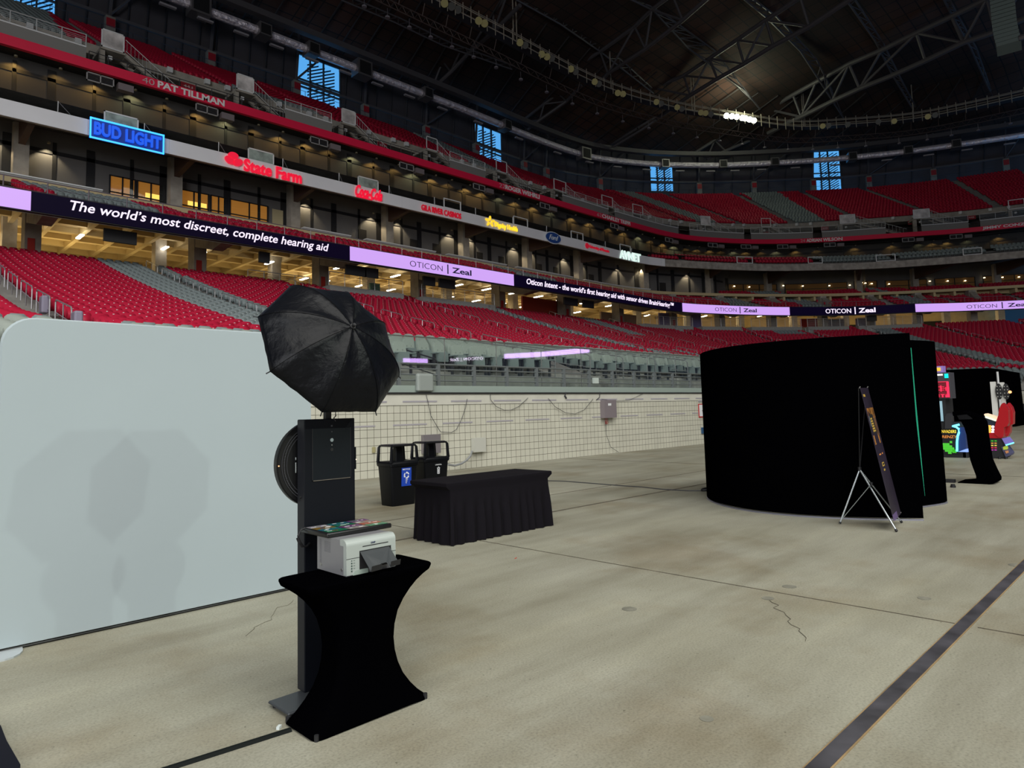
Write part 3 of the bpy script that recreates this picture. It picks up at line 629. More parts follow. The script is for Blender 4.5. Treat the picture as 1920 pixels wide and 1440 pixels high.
for k, (a, b, z0, z1) in enumerate(WIN):
    mb = MB()
    for f_ in (0, .32, .62, 1):
        u = a + (b - a) * f_; q = sweep(BW, u - .07, u + .07, [(-.1, z0), (-.1, z1), (.2, z1), (.2, z0)], n=1); mb.add(q.v, q.f)
    for f_ in (0, .28, .44, 1):
        z = z0 + (z1 - z0) * f_; q = sweep(BW, a, b, [(-.1, z - .09), (-.1, z + .09), (.2, z + .09), (.2, z - .09)], n=2); mb.add(q.v, q.f)
    fr = mk('window_%d' % (20 + k), mb, M_dark, kind='structure')
    mk('glass', sweep(BW, a, b, [(.08, z0), (.08, z1), (.10, z1), (.10, z0)], n=2), glassmat('window glass', (.95, .98, 1), .0) if 'window glass' not in MATS else MATS['window glass'], fr)
    # diagonal louvres of the facade outside
    mb = MB(); w = b - a
    P = lambda uu, z, d: P3(BW, uu, d, z)
    for j in range(-8, 22):
        # slats rising to the right, clipped to the right part of the window
        zz = z0 + j * .5; pts = []
        ua = a + w * .38; ub = b; za = zz - .9; zb = zz + 1.3
        lim = lambda z: ua + (z1 - z) * .22
        if zb < z0 or za > z1: continue
        t0 = max(0, (z0 - za) / (zb - za)); t1 = min(1, (z1 - za) / (zb - za))
        s0 = ua + (ub - ua) * t0; s1 = ua + (ub - ua) * t1; y0 = za + (zb - za) * t0; y1 = za + (zb - za) * t1
        mb.prism([P(s0, y0, 1.6), P(s1, y1, 1.6), P(s1, y1 + .2, 1.6), P(s0, y0 + .2, 1.6)], (*(BW.N(a) * .1), 0))
    mk('louvre_screen', mb, mat('dark blue louvre', (.03, .09, .16), .6), cat='louvre', label='diagonal louvres seen through the tall upper window', group='facade louvres outside the upper windows')
# leaning ribs, posts and rails of the upper back wall
rib = MB(); u = -18
while u < 133:
    if not any(a - .3 < u < b + .3 for a, b, _, _ in WIN):
        rib.tube([P3(BW, u, -.1, 44.2), P3(BW, u + .5, -.25, 54.4)], .11, 4)
    u += 2.1
struct('back_wall_ribs', rib, M_dark)
struct('back_wall_girt', sweep(BW, -20, 135, [(-.35, 48.0), (-.35, 48.35), (-.05, 48.35), (-.05, 48.0)], n=90), M_truss)
for k, u in enumerate([BW.upx(x, 350) for x in (195, 388, 550, 680, 795, 888, 978, 1020, 1121, 1308, 1411, 1522, 1627, 1750, 1888)]):
    t = thing('upper_column', 'concrete and steel column with red section plate at the back of the upper seats', 'column', (0, 0, 0), 0, 'columns behind the upper seats')
    n = BW.N(u); ta = np.array((n[1], -n[0]))
    p = at(BW, u, -1.2, 0)[:2]
    mk('base', MB().prism([(*(p + ta * .5), 43.5), (*(p - ta * .5), 43.5), (*(p - ta * .5 + n * .8), 43.5), (*(p + ta * .5 + n * .8), 43.5)], (0, 0, 4.2)), mat('pale column base', (.20, .185, .16), .8), t)
    mk('section_plate', MB().prism([(*(p + ta * .45 - n * .05), 46.4), (*(p - ta * .45 - n * .05), 46.4), (*(p - ta * .45 - n * .02), 46.4), (*(p + ta * .45 - n * .02), 46.4)], (0, 0, 1.0)), M_sgn, t, label='red section plate')
    mk('steel_post', MB().tube([(*(p + n * .4), 47.6), (*(p + n * .2 + ta * .4), 55)], .2, 6), M_truss, t)
    if k % 2 == 0:
        q = at(BW, u + 4.5, -1.0, 0)[:2]; mk('diagonal_brace', MB().tube([(*(p + n * .3), 48), (*(q), 54)], .15, 5), M_truss, t)
brl = MB()
for u in np.arange(-10, 132, 1.6): brl.tube([P3(T_, u, .3, 44.4), P3(T_, u, .3, 45.7)], .035, 3)
brl.tube([P3(T_, u, .3, 45.7) for u in np.linspace(-10, 132, 110)], .035, 3); struct('top_row_railing', brl, M_dark)

# ---------------------------------------------------------------- ventilation duct round the bowl
def foil():
    mt = mat('wrinkled foil duct', (.95, .88, .98), .42, .55); nt = mt.node_tree; b = nt.nodes['Principled BSDF']
    tc = nt.nodes.new('ShaderNodeTexCoord'); nz = nt.nodes.new('ShaderNodeTexNoise'); nz.inputs['Scale'].default_value = 1.6; nz.inputs['Detail'].default_value = 8
    bp = nt.nodes.new('ShaderNodeBump'); bp.inputs['Strength'].default_value = 1; bp.inputs['Distance'].default_value = .35
    nt.links.new(tc.outputs['Object'], nz.inputs[0]); nt.links.new(nz.outputs[0], bp.inputs['Height']); nt.links.new(bp.outputs[0], b.inputs['Normal']); return mt
duct = thing('ventilation_duct', 'long silver foil-wrapped air duct running round the top of the stands', 'duct')
ur = np.linspace(-18, 134, 260); mb = MB(); mb.tube([P3(DU, u, 0, 50.4) for u in ur], .55, 9); mk('pipe', mb, foil(), duct, smooth=True)
ub_ = [22.2, 28.6, 36.5, 42.5, 49.3, 58, 67.5, 77, 89, 97.5, 106, 114.5, 119.5, 125]
for k, u in enumerate(ub_):
    big = k in (1, 4, 7); s = 1.15 if big else .8
    n = DU.N(u); ta = np.array((n[1], -n[0])); p = np.array(P3(DU, u, -1.0, 50.4)); X = np.array((*ta, 0)); N3 = np.array((*n, 0)); Zv = np.array((0, 0, 1.0))
    c = [p - X * s - Zv * s, p + X * s - Zv * s, p + X * s + Zv * s, p - X * s + Zv * s]
    o = mk('duct_box', MB().prism(c, N3 * 1.9), mat('duct box metal', (.20, .19, .20), .4, .6), duct)
    c2 = [p - X * s * .78 - Zv * s * .78 - N3 * .03, p + X * s * .78 - Zv * s * .78 - N3 * .03, p + X * s * .78 + Zv * s * .78 - N3 * .03, p - X * s * .78 + Zv * s * .78 - N3 * .03]
    mk('grille', MB().prism(c2, N3 * .05), M_darker, o)
for k, u in enumerate(np.arange(25, 132, 4.4)):
    p = np.array(P3(DU, u, -.3, 49.1)); n = DU.N(u); ta = np.array((n[1], -n[0]))
    mk('strip_fitting', MB().prism([(*(p[:2] - ta * .9), 49.0), (*(p[:2] + ta * .9), 49.0), (*(p[:2] + ta * .9 + n * .4), 49.0), (*(p[:2] - ta * .9 + n * .4), 49.0)], (0, 0, .22)), mat('pale strip fitting', (.30, .28, .31), .5), cat='fitting', label='pale strip fitting hanging below the foil duct', group='strip fittings under the foil duct')
struct('eave_beam', sweep(DU, -20, 135, [(-.8, 52.2), (-.8, 53.0), (.2, 53.0), (.2, 52.2)], n=90), M_truss)

# ---------------------------------------------------------------- roof
RF = roof_mat(); rings = []
for u in np.linspace(-20, 135, 90):
    a = BW.P(u); b = CA.P(u); c = np.array((a[0] * .25 - 20, -100.0)); d_ = b + (c - b) * .35
    a2 = a + BW.N(u) * 1.0
    rings.append([(a2[0], a2[1], 54.4), (b[0], b[1], 60.5), (d_[0], d_[1], 66), (c[0], c[1], 70)])
struct('roof', MB().loft(rings, False, False), RF)
# enclosing walls of the rest of the hall (behind and beside the camera), with covers added against sky light
Mh = mat('dim hall wall', (.10, .10, .11), .9)
struct('wall_left', MB().box((-62, -112, -1), (-60, 100, 72)), Mh); struct('wall_rear', MB().box((-62, -112, -1), (180, -110, 72)), Mh)
struct('wall_right', MB().box((168, -112, -1), (170, 44, 72)), Mh)
struct('leak_stop_wall', MB().box((161.5, 11.0, -1), (168.5, 12.5, 72)), Mh); struct('leak_stop_roof', MB().box((-62, -112, 71), (170, 12.5, 72)), Mh); struct('leak_stop_roof_left', MB().box((-62, 12.5, 71), (-19, 86, 72)), Mh)  # unseen end wall and covers added to stop sky light leaking in
struct('wall_left_front', MB().box((-62, 84, -1), (-20, 86, 72)), Mh)
# sloping roof ribs between eave and catwalk
rr = MB()
for u in np.arange(-15, 132, 3.0):
    rr.tube([P3(BW, u, .2, 54.1), P3(CA, u, 0, 60.1)], .13, 4)
struct('roof_ribs', rr, mat('roof rib steel', (.030, .027, .030), .7))

# ---------------------------------------------------------------- trusses: chords given as (picture column, row, height) and stood in space
def tp(x, y, h): return onZ(x, y, h)
def truss(top, bot, web, lab, r=.33):
    t = thing('roof_truss', lab, 'truss')
    T = [tp(*p) for p in top]; Bm = [tp(*p) for p in bot]
    mk('top_chord', MB().tube(T, r, 8), M_truss, t, True); mk('bottom_chord', MB().tube(Bm, r, 8), M_truss, t, True)
    for a, b in web: mk('web_member', MB().tube([T[a], Bm[b]], r * .55, 6), M_truss, t, True)
    return t
HT, HB = 60.0, 55.5
truss([(1440, 205, HT), (1487, 178, HT), (1530, 154, HT), (1592, 120, HT), (1653, 94, HT), (1718, 62, HT), (1784, 31, HT), (1850, -2, HT), (1930, -42, HT)],
      [(1440, 250, HB), (1502, 219, HB), (1560, 190, HB), (1612, 166, HB), (1672, 142, HB), (1735, 114, HB), (1806, 80, HB), (1866, 60, HB), (1950, 22, HB)],
      [(0, 1), (2, 1), (1, 1), (3, 1), (3, 2), (3, 3), (5, 3), (4, 3), (5, 5), (5, 6), (7, 6), (6, 6), (7, 7), (8, 7)], 'grey steel roof truss running up to the right edge below the hanging speakers', .42)
truss([(1225, 165, HT), (1282, 142, HT), (1330, 110, HT), (1382, 75, HT), (1436, 38, HT), (1500, -5, HT)],
      [(1232, 222, HB), (1294, 179, HB), (1345, 148, HB), (1395, 120, HB), (1450, 86, HB), (1517, 50, HB), (1600, -5, HB)],
      [(0, 1), (1, 1), (2, 1), (1, 2), (2, 2), (3, 3), (2, 3), (4, 3), (4, 4), (3, 4), (4, 5), (5, 5)], 'grey steel roof truss crossing above the lit floodlights', .36)
truss([(1070, 130, HT), (1125, 97, HT), (1190, 50, HT), (1222, 18, HT), (1260, -10, HT)],
      [(1125, 155, HB), (1140, 138, HB), (1210, 92, HB), (1280, 38, HB), (1330, -6, HB)],
      [(1, 1), (2, 1), (2, 2), (3, 2), (3, 3), (4, 3)], 'grey steel roof truss left of the one above the floodlights', .3)
truss([(770, 165, 54.5), (830, 115, 57), (870, 80, 59), (925, 22, HT), (950, -8, HT)],
      [(808, 170, 52.5), (845, 135, 54), (878, 100, 56), (925, 60, 57), (975, 10, 57)],
      [(0, 0), (1, 0), (1, 1), (2, 1), (2, 2), (3, 2), (3, 3), (4, 3)], 'slanting truss between the duct and the catwalk left of centre', .3)
truss([(975, 230, 54.5), (1020, 195, 56), (1045, 175, 58), (1075, 160, 59)],
      [(990, 242, 52.5), (1012, 225, 53.5), (1062, 190, 56), (1090, 160, 57)],
      [(0, 0), (0, 1), (1, 1), (1, 2), (2, 2), (3, 3)], 'slanting truss between the duct and the catwalk above the second window', .28)
truss([(1140, 275, 54.5), (1195, 240, 56), (1235, 215, 58)], [(1150, 275, 52.5), (1200, 245, 54), (1240, 218, 56)], [(0, 0), (0, 1), (1, 1), (2, 2)], 'slanting truss below the catwalk left of the third window', .26)
truss([(1305, 285, 54), (1340, 263, 56), (1400, 262, 57)], [(1325, 298, 52), (1360, 283, 53.5), (1405, 264, 56)], [(0, 0), (1, 0), (1, 1), (2, 1), (2, 2)], 'slanting truss below the catwalk under the lit floodlights', .3)
truss([(170, -10, 56), (193, 12, 53), (230, -10, 56)], [(165, 8, 52), (195, 25, 51), (240, 12, 54)], [(0, 1), (1, 1), (2, 1)], 'steel strut junction near the top left corner', .25)
def lattice(pts_a, pts_b, lab, r=.16, name='cross_truss'):
    t = thing(name, lab, 'truss'); A = [tp(*p) for p in pts_a]; B2 = [tp(*p) for p in pts_b]; n = 14
    def sp(P, t_):
        k = t_ * (len(P) - 1); i = min(int(k), len(P) - 2); return P[i] + (P[i + 1] - P[i]) * (k - i)
    mk('chord', MB().tube(A, r, 5), M_truss, t); mk('chord', MB().tube(B2, r, 5), M_truss, t)
    mb = MB()
    for k in range(n): mb.tube([sp(A, k / n), sp(B2, (k + .5) / n)], r * .5, 4); mb.tube([sp(B2, (k + .5) / n), sp(A, (k + 1) / n)], r * .5, 4)
    mk('lacing', mb, M_truss, t); return t
lattice([(1385, -10, 61), (1440, 35, 61), (1500, 95, 61), (1583, 223, 56)], [(1400, -10, 62), (1455, 30, 62), (1530, 110, 61), (1560, 170, 59)], 'thin lattice truss dropping towards the right of the floodlights')
lattice([(1580, -10, 61), (1640, 75, 61), (1673, 140, 59), (1713, 207, 56)], [(1597, -10, 62), (1655, 80, 61), (1690, 150, 58), (1716, 200, 57)], 'thin lattice truss dropping through the middle of the big right truss')
lattice([(1765, -10, 61), (1786, 31, 61), (1820, 90, 58), (1860, 180, 56)], [(1775, -10, 62), (1796, 30, 61), (1830, 90, 59), (1858, 170, 57)], 'thin lattice truss dropping near the hanging speakers')
lattice([(960, -5, 60), (1050, 45, 60), (1127, 98, 60), (1225, 175, 57)], [(985, -5, 62), (1060, 30, 62), (1140, 90, 61), (1222, 165, 59)], 'thin lattice truss descending through the upper middle')
lattice([(1175, -5, 60), (1225, 20, 60), (1290, 90, 60), (1390, 165, 58)], [(1190, -5, 62), (1250, 30, 61), (1340, 95, 61), (1425, 205, 58)], 'thin lattice truss descending to the lit floodlights')
lattice([(640, 0, 54.5), (740, 42, 54.5), (830, 85, 54.5), (960, 130, 54.5)], [(650, -8, 56), (750, 34, 56), (840, 78, 56), (965, 124, 56)], 'thin lattice brace below the catwalk at the upper left', .13)

# ---------------------------------------------------------------- lighting catwalk
cat = thing('lighting_catwalk', 'long steel lighting catwalk hung round the roof', 'catwalk')
cu_ = np.linspace(10, 134, 125)
mb = MB()
for d, z in ((-.7, 54.0), (.7, 54.0), (-.7, 54.9), (.7, 54.9)): mb.tube([P3(CA, u, d, z) for u in cu_], .09, 4)
mk('walkway_chords', mb, M_catw, cat)
mk('walkway_deck', sweep(CA, 10, 134, [(-.7, 53.95), (.7, 53.95), (.7, 53.88), (-.7, 53.88)], n=110), M_dark, cat)
mb = MB(); lo = MB()
for k, u in enumerate(np.arange(10, 134, 1.25)):
    mb.tube([P3(CA, u, -.75, 53.2), P3(CA, u, -.75, 55.5)], .07, 4)
    lo.tube([P3(CA, u, 1.3, 51.6), P3(CA, u + .6, 1.3, 52.5)], .045, 3); lo.tube([P3(CA, u + .6, 1.3, 52.5), P3(CA, u + 1.25, 1.3, 51.6)], .045, 3)
    if k % 3 == 0: lo.tube([P3(CA, u, 1.3, 52.4), P3(CA, u, .7, 54.0)], .06, 3)
mb.tube([P3(CA, u, -.75, 55.1) for u in cu_], .05, 4)
mk('guard_posts', mb, M_catw, cat)
lo.tube([P3(CA, u, 1.3, 51.6) for u in cu_], .08, 4); lo.tube([P3(CA, u, 1.3, 52.5) for u in cu_], .08, 4)
mk('lower_lattice', lo, mat('brown lattice steel', (.075, .05, .045), .6), cat)
for x, y in ((957, 30), (963, 30), (1140, 120), (1293, 180), (1298, 180), (1503, 220), (1506, 220), (1710, 200)):
    u = CA.upx(x, y); p = at(CA, u, -.5, 54); mk('hanger', MB().tube([p, p + (0, 0, 7.5)], .09, 5), M_catw, cat)
M_off = mat('faint glow floodlight lens', (.16, .15, .09), .3, emit=(.6, .5, .15), estr=.06)  # weak glow added though these lamps are off
M_off2 = mat('grey floodlight lens', (.07, .07, .075), .3)
M_on = mat('lit floodlight lens', (1, 1, 1), .3, emit=(.93, 1, .72), estr=14)
FL = [(825, 6, 0), (838, 12, 1), (850, 18, 1), (889, 39, 0), (900, 44, 0), (966, 80, 0), (976, 85, 1), (1007, 102, 0), (1017, 107, 0), (1026, 110, 1), (1062, 130, 0), (1071, 135, 1), (1107, 154, 0), (1115, 158, 1), (1151, 175, 0), (1161, 177, 0), (1224, 192, 0), (1233, 195, 1), (1263, 202, 0), (1272, 205, 1),
      (1308, 212, 0), (1317, 213, 0), (1327, 215, 1), (1539, 237, 0), (1550, 236, 1), (1586, 234, 1), (1643, 229, 1), (1673, 228, 0), (1738, 219, 0), (1752, 216, 1)]
def flood(x, y, mt, lab, g, r=.5):
    u = CA.upx(x, y); z = onZ(x, y, 56.0); p = at(CA, u, -.9, 0); dist = math.hypot(p[0], p[1]); d = ray(x, y); zz = 1.6 + d[2] / math.hypot(d[0], d[1]) * dist
    c = np.array((p[0], p[1], zz)); aim = _n(np.array((20, -10, 0)) - c)
    t = thing('floodlight', lab, 'floodlight', tuple(c), 0, g)
    mk('housing', MB().disc(-aim * .45, aim, r * .95, .42, 14), M_dark, t, True)
    mk('lens', MB().disc((0, 0, 0), aim, r, .05, 16), mt, t)
    mk('bracket', MB().tube([-aim * .3, -aim * .3 + np.array((0, 0, min(-.3, 54.9 - zz)))], .04, 4), M_dark, t)
    return c
for x, y, k in FL:
    flood(x, y, M_off2 if k else M_off, 'unlit round floodlight standing on the lighting catwalk', 'unlit floodlights on the catwalk')
for x, y in ((1356, 218), (1366, 219), (1375, 220), (1385, 222), (1391, 223), (1399, 225), (1407, 227)):
    c = flood(x, y, M_on, 'one of a row of brightly lit white floodlights on the catwalk', 'lit floodlights on the catwalk', .5)
l = bpy.data.lights.new('floodlight_lamp', 'POINT'); l.energy = 2200; l.color = (.93, 1, .7); l.shadow_soft_size = 2
p = at(CA, CA.upx(1382, 221), -1.6, 56.2); o = bpy.data.objects.new('floodlight_lamp', l); C.objects.link(o); o.location = tuple(p)
for k, u in enumerate(np.arange(12, 132, 3.4)):
    p = at(CA, u, 1.6, 51.5); mk('hanging_fitting', MB().tube([p, p - (0, 0, 1.1)], .035, 3).disc(p - (0, 0, 1.3), (0, 0, 1), .3, .2, 8), mat('pale hanging fitting', (.22, .20, .23), .5), cat='fitting', label='small fitting hanging on a rod below the catwalk', group='rod fittings below the catwalk')
# hanging line array at the top right
sp = thing('speaker_array', 'grey curved speaker array hanging at the top right corner', 'speaker')
O = onY(1890, 90, 12.0) if False else tp(1886, 60, 38)
O = np.array(O); back = _n(np.array((O[0], O[1], 0))); side = np.array((back[1], -back[0], 0))
dist = np.linalg.norm(O[:2]); k_ = dist / F
y = -18
for i in range(15):
    cyp = -12 + i * 6.3; off_ = max(0, (i - 8)) ** 2 * .25; cxp = 1885 + off_ * .35
    c = O + side * (cxp - 1886) * k_ + np.array((0, 0, (60 - cyp) * k_)); w = 15.5 * k_; h = 2.8 * k_
    tilt = max(0, i - 7) * .09
    a = [c - side * w - (0, 0, h), c + side * w - (0, 0, h), c + side * w + (0, 0, h), c - side * w + (0, 0, h)]
    mk('cabinet', MB().prism(a, back * 1.0 + np.array((0, 0, -tilt))), mat('grey speaker cabinet', (.10, .135, .13), .5), sp)
mk('rigging_bar', MB().tube([O + side * 15 * k_ + np.array((0, 0, -16 * k_)), O + side * 70 * k_ + np.array((0, 0, -14 * k_))], .28, 6), M_truss, sp)
mk('rigging_cable', MB().tube([O + np.array((0, 0, 70 * k_)), O + np.array((0, 0, 24 + 0.0))], .05, 4), M_truss, sp)
# grey equipment and ducts hanging under the red fascia
for k, u in enumerate([12.4, 20.5, 31.2, 41.5, 52, 62.5, 73, 83.5, 92, 98.5, 105, 111.5, 117.5, 124]):
    t = thing('hanging_unit', 'pair of grey louvred unit and box hanging under the red fascia', 'ventilation unit', (0, 0, 0), 0, 'louvred units under the red fascia')
    n = RE.N(u); ta = np.array((n[1], -n[0], 0)); N3 = np.array((*n, 0))
    p = np.array(P3(RE, u, .3, 27.9)); f = MB()
    for a, b in (((0, 0), (1.9, .08)), ((0, .62), (1.9, .7)), ((0, 0), (.08, .7)), ((.92, 0), (1.0, .7)), ((1.82, 0), (1.9, .7))):
        f.prism([p + ta * a[0] + (0, 0, a[1]), p + ta * b[0] + (0, 0, a[1]), p + ta * b[0] + (0, 0, b[1]), p + ta * a[0] + (0, 0, b[1])], N3 * .1)
    mk('frame', f, mat('pale unit frame', (.34, .33, .33), .5), t)
    f = MB()
    for s in range(5): f.prism([p + ta * .06 + (0, 0, .1 + s * .11) + N3 * .05, p + ta * 1.85 + (0, 0, .1 + s * .11) + N3 * .05, p + ta * 1.85 + (0, 0, .15 + s * .11) + N3 * .05, p + ta * .06 + (0, 0, .15 + s * .11) + N3 * .05], N3 * .1)
    mk('louvres', f, M_dark, t)
    q = p + ta * 2.2; mk('box', MB().prism([q, q + ta * 1.1, q + ta * 1.1 + (0, 0, .55), q + (0, 0, .55)], N3 * .6), mat('mauve grey box', (.20, .17, .18), .5), t)
M_gl = mat('gold reflection panel', (.5, .38, .1), .35, .6)
# ---------------------------------------------------------------- LED ribbon board
M_pur = mat('lavender screen', (.02, .02, .02), .3, emit=(.64, .38, .93), estr=1.0)
M_blk = mat('black screen', (.0015, .001, .003), .6, emit=(.0025, .001, .010), estr=1.0, spec=.1)
M_wtx = mat('white screen lettering', (.02, .02, .02), .3, emit=(.93, .80, 1.0), estr=1.15)
M_dtx = mat('dark screen lettering', (.01, .01, .02), .3, emit=(.012, .012, .035), estr=1)
Z0, Z1 = 13.8, 14.92
uA = LE.upx(58, 370); uB = LE.upx(655.5, 470); uC = LE.upx(963, 526); uD = LE.upx(1279, 576); uE = LE.upx(1480, 578); uF = LE.upx(1716, 577)
led = thing('ribbon_board', 'long electronic ribbon board of lavender and black sections along the club level edge', 'display')
mk('casing', sweep(LE, -20, 135, [(.0, Z0 - .06), (.0, Z1 + .05), (.32, Z1 + .05), (.32, Z0 - .06)], n=130), M_darker, led)
for a, b, mt_, lb in [(-20, uA, M_pur, 'lavender screen section at the left edge'), (uA, uB, M_blk, 'black screen section with a line about a discreet hearing aid'), (uB, uC, M_pur, 'large lavender screen section'), (uC, uD, M_blk, 'black screen section with the long line of text'), (uD, uE, M_pur, 'lavender screen section above the black booth'), (uE, uF, M_blk, 'black screen section in the corner'), (uF, 135, M_pur, 'lavender screen section at the right edge')]:
    mk('screen', sweep(LE, a, b, [(-.04, Z0), (-.04, Z1), (0, Z1), (0, Z0)], n=max(4, int(b - a))), mt_, led, label=lb)
def led_text(s, x0, x1, zlo, zhi, mt_, bold=0, shear=0):
    a = LE.upx(x0, 500 if x0 < 900 else 575); b = LE.upx(x1, 500 if x1 < 900 else 575)
    mk('lettering', text_on(LE, s, a, b, Z0 + (Z1 - Z0) * zlo, Z0 + (Z1 - Z0) * zhi, -.045, .015, bold, shear), mt_, led)
led_text("The world\u2019s most discreet, complete hearing aid", 128, 616, .20, .90, M_wtx, .012, .22)
led_text('OTICON', 768, 829, .26, .70, M_dtx, -.012)
led_text('|', 838, 840, .12, .88, M_dtx)
led_text('Zeal', 847, 883, .26, .72, M_dtx, .022)
led_text("Oticon Intent - the world\u2019s first hearing aid with sensor driven BrainHearing\u2122", 988, 1263, .18, .88, M_wtx, .02, .2)
led_text('OTICON', 1340, 1380, .28, .72, M_dtx, -.012); led_text('|', 1386, 1387.5, .1, .9, M_dtx); led_text('Zeal', 1393, 1418, .28, .74, M_dtx, .022)
led_text('OTICON', 1547, 1595, .2, .78, M_wtx, .01); led_text('|', 1601.5, 1603.5, .05, .95, M_wtx); led_text('Zeal', 1609, 1641, .2, .80, M_wtx, .03)
led_text('OTICON', 1812, 1869, .24, .70, M_dtx, -.012); led_text('|', 1878, 1880, .1, .9, M_dtx); led_text('Zeal', 1889, 1927, .24, .72, M_dtx, .022)

# ---------------------------------------------------------------- sponsor signs on the white band (copied lettering)
def whu(x, y): return WH.upx(x, y)
M_blue = mat('blue lit letters', (.01, .06, .45), .4, emit=(.01, .10, .75), estr=.9)
M_neon = mat('cyan blue neon edge', (.02, .3, .9), .4, emit=(.05, .42, 1.0), estr=1.6)
M_bdk = mat('dark blue sign face', (.005, .03, .16), .4, emit=(.0, .02, .2), estr=.6)
M_rd = mat('red lit letters', (.5, .005, .03), .4, emit=(1, .012, .05), estr=.62)
M_rdd = mat('red channel letters', (.45, .01, .03), .4, emit=(.8, .012, .04), estr=.3)
M_yel = mat('yellow lit letters', (.9, .6, .02), .4, emit=(1, .68, .04), estr=.8)
M_wh = mat('white lit letters', (.8, .9, .85), .4, emit=(.75, 1, .9), estr=.75)
s = thing('sponsor_sign', 'blue neon-edged box sign with blue letters on the white band', 'sign')
a, b = whu(166, 240), whu(305, 270)
mk('sign_face', sweep(WH, a, b, [(-.30, 20.95), (-.30, 22.35), (-.13, 22.35), (-.13, 20.95)], n=3), M_bdk, s)
mb = MB()
for u0, u1, z0, z1 in ((a, b, 20.92, 21.02), (a, b, 22.28, 22.38), (a, a + .09, 20.92, 22.38), (b - .09, b, 20.92, 22.38)):
    q = sweep(WH, u0, u1, [(-.38, z0), (-.38, z1), (-.30, z1), (-.30, z0)], n=2); mb.add(q.v, q.f)
mk('neon_border', mb, M_neon, s)
mk('lettering', text_on(WH, 'BUD LIGHT', a + .25, b - .22, 21.2, 22.1, -.31, .18, .026), M_blue, s)
s = thing('sponsor_sign', 'red lit sign of three ovals and a two-word name on the white band', 'sign')
mb = MB(); a = whu(420, 300); b = whu(452, 308); m_ = (a + b) / 2
def oval(cur, uc, zc, ru, rz, d0, d1, rot=0, n=20, hole=None):
    pts = []
    for k in range(n):
        t = 2 * PI * k / n; x = ru * math.cos(t); z = rz * math.sin(t); pts.append((uc + x * math.cos(rot) - z * math.sin(rot), zc + x * math.sin(rot) + z * math.cos(rot)))
    A = [P3(cur, u, d0, z) for u, z in pts]; Bq = [P3(cur, u, d1, z) for u, z in pts]
    return MB().loft([A, Bq], True, True)
for uc, zc, rot in ((m_ - .05, 22.15, 0), (m_ - .33, 21.72, -.5), (m_ + .33, 21.68, .5)):
    q = oval(WH, uc, zc, .40, .27, -.14, -.30, rot); mb.add(q.v, q.f)
mk('emblem', mb, M_rd, s); mk('lettering', text_on(WH, 'State Farm', whu(455, 315), whu(563, 335), 21.15, 22.15, -.14, .16, .022), M_rd, s)
s = thing('sponsor_sign', 'red lit script sign with flowing letters on the white band', 'sign')
mk('lettering', text_on(WH, 'Coca-Cola', whu(664, 362), whu(714, 374), 21.25, 22.3, -.14, .15, .018, .4), M_rd, s)
mk('swash', sweep(WH, whu(666, 365), whu(695, 370), [(-.28, 21.15), (-.28, 21.23), (-.14, 21.23), (-.14, 21.15)], n=3), M_rd, s)
s = thing('sponsor_sign', 'thin red three-word sign on the white band right of the script sign', 'sign')
mk('lettering', text_on(WH, 'GILA RIVER CASINOS', whu(788, 393), whu(862, 408), 21.35, 21.92, -.14, .12, .006), M_rdd, s)
s = thing('sponsor_sign', 'yellow sign with a small flower-like emblem on the white band', 'sign')
mb = MB(); uc = whu(917, 423)
for k in range(5):
    t = 2 * PI * k / 5 + PI / 2; q = oval(WH, uc + .42 * math.cos(t), 21.85 + .36 * math.sin(t), .26, .13, -.14, -.24, t, 12); mb.add(q.v, q.f)
mk('emblem', mb, M_yel, s); mk('lettering', text_on(WH, 'Dignity Health', whu(926, 425), whu(968, 434), 21.25, 21.98, -.14, .12, .004), M_yel, s)
s = thing('sponsor_sign', 'blue oval sign with white script and rim on the white band', 'sign')
uc = whu(1035, 449); mb = oval(WH, uc, 21.7, 1.33, .72, -.14, -.20, 0, 28); mk('rim', mb, mat('white oval rim', (.7, .75, .8), .4), s); mb = oval(WH, uc, 21.7, 1.22, .62, -.20, -.26, 0, 28)
mk('oval_face', mb, mat('blue oval face', (.02, .07, .28), .4), s); mk('lettering', text_on(WH, 'Ford', uc - .75, uc + .75, 21.42, 22.0, -.26, .05, .01, .4), mat('white oval rim', (.7, .75, .8), .4), s)
s = thing('sponsor_sign', 'small red sign with a shield emblem on the white band', 'sign')
mk('emblem', oval(WH, whu(1099, 464), 21.75, .33, .36, -.14, -.2, 0, 8), M_rdd, s); mk('lettering', text_on(WH, 'University of Phoenix', whu(1103, 465), whu(1140, 473), 21.45, 21.95, -.14, .1, .004), M_rdd, s)
s = thing('sponsor_sign', 'white lit capital letter sign at the right end of the white band', 'sign')
mk('lettering', text_on(WH, 'AVNET', whu(1160, 480), whu(1199, 486), 21.2, 22.35, -.14, .14, .03), M_wh, s)
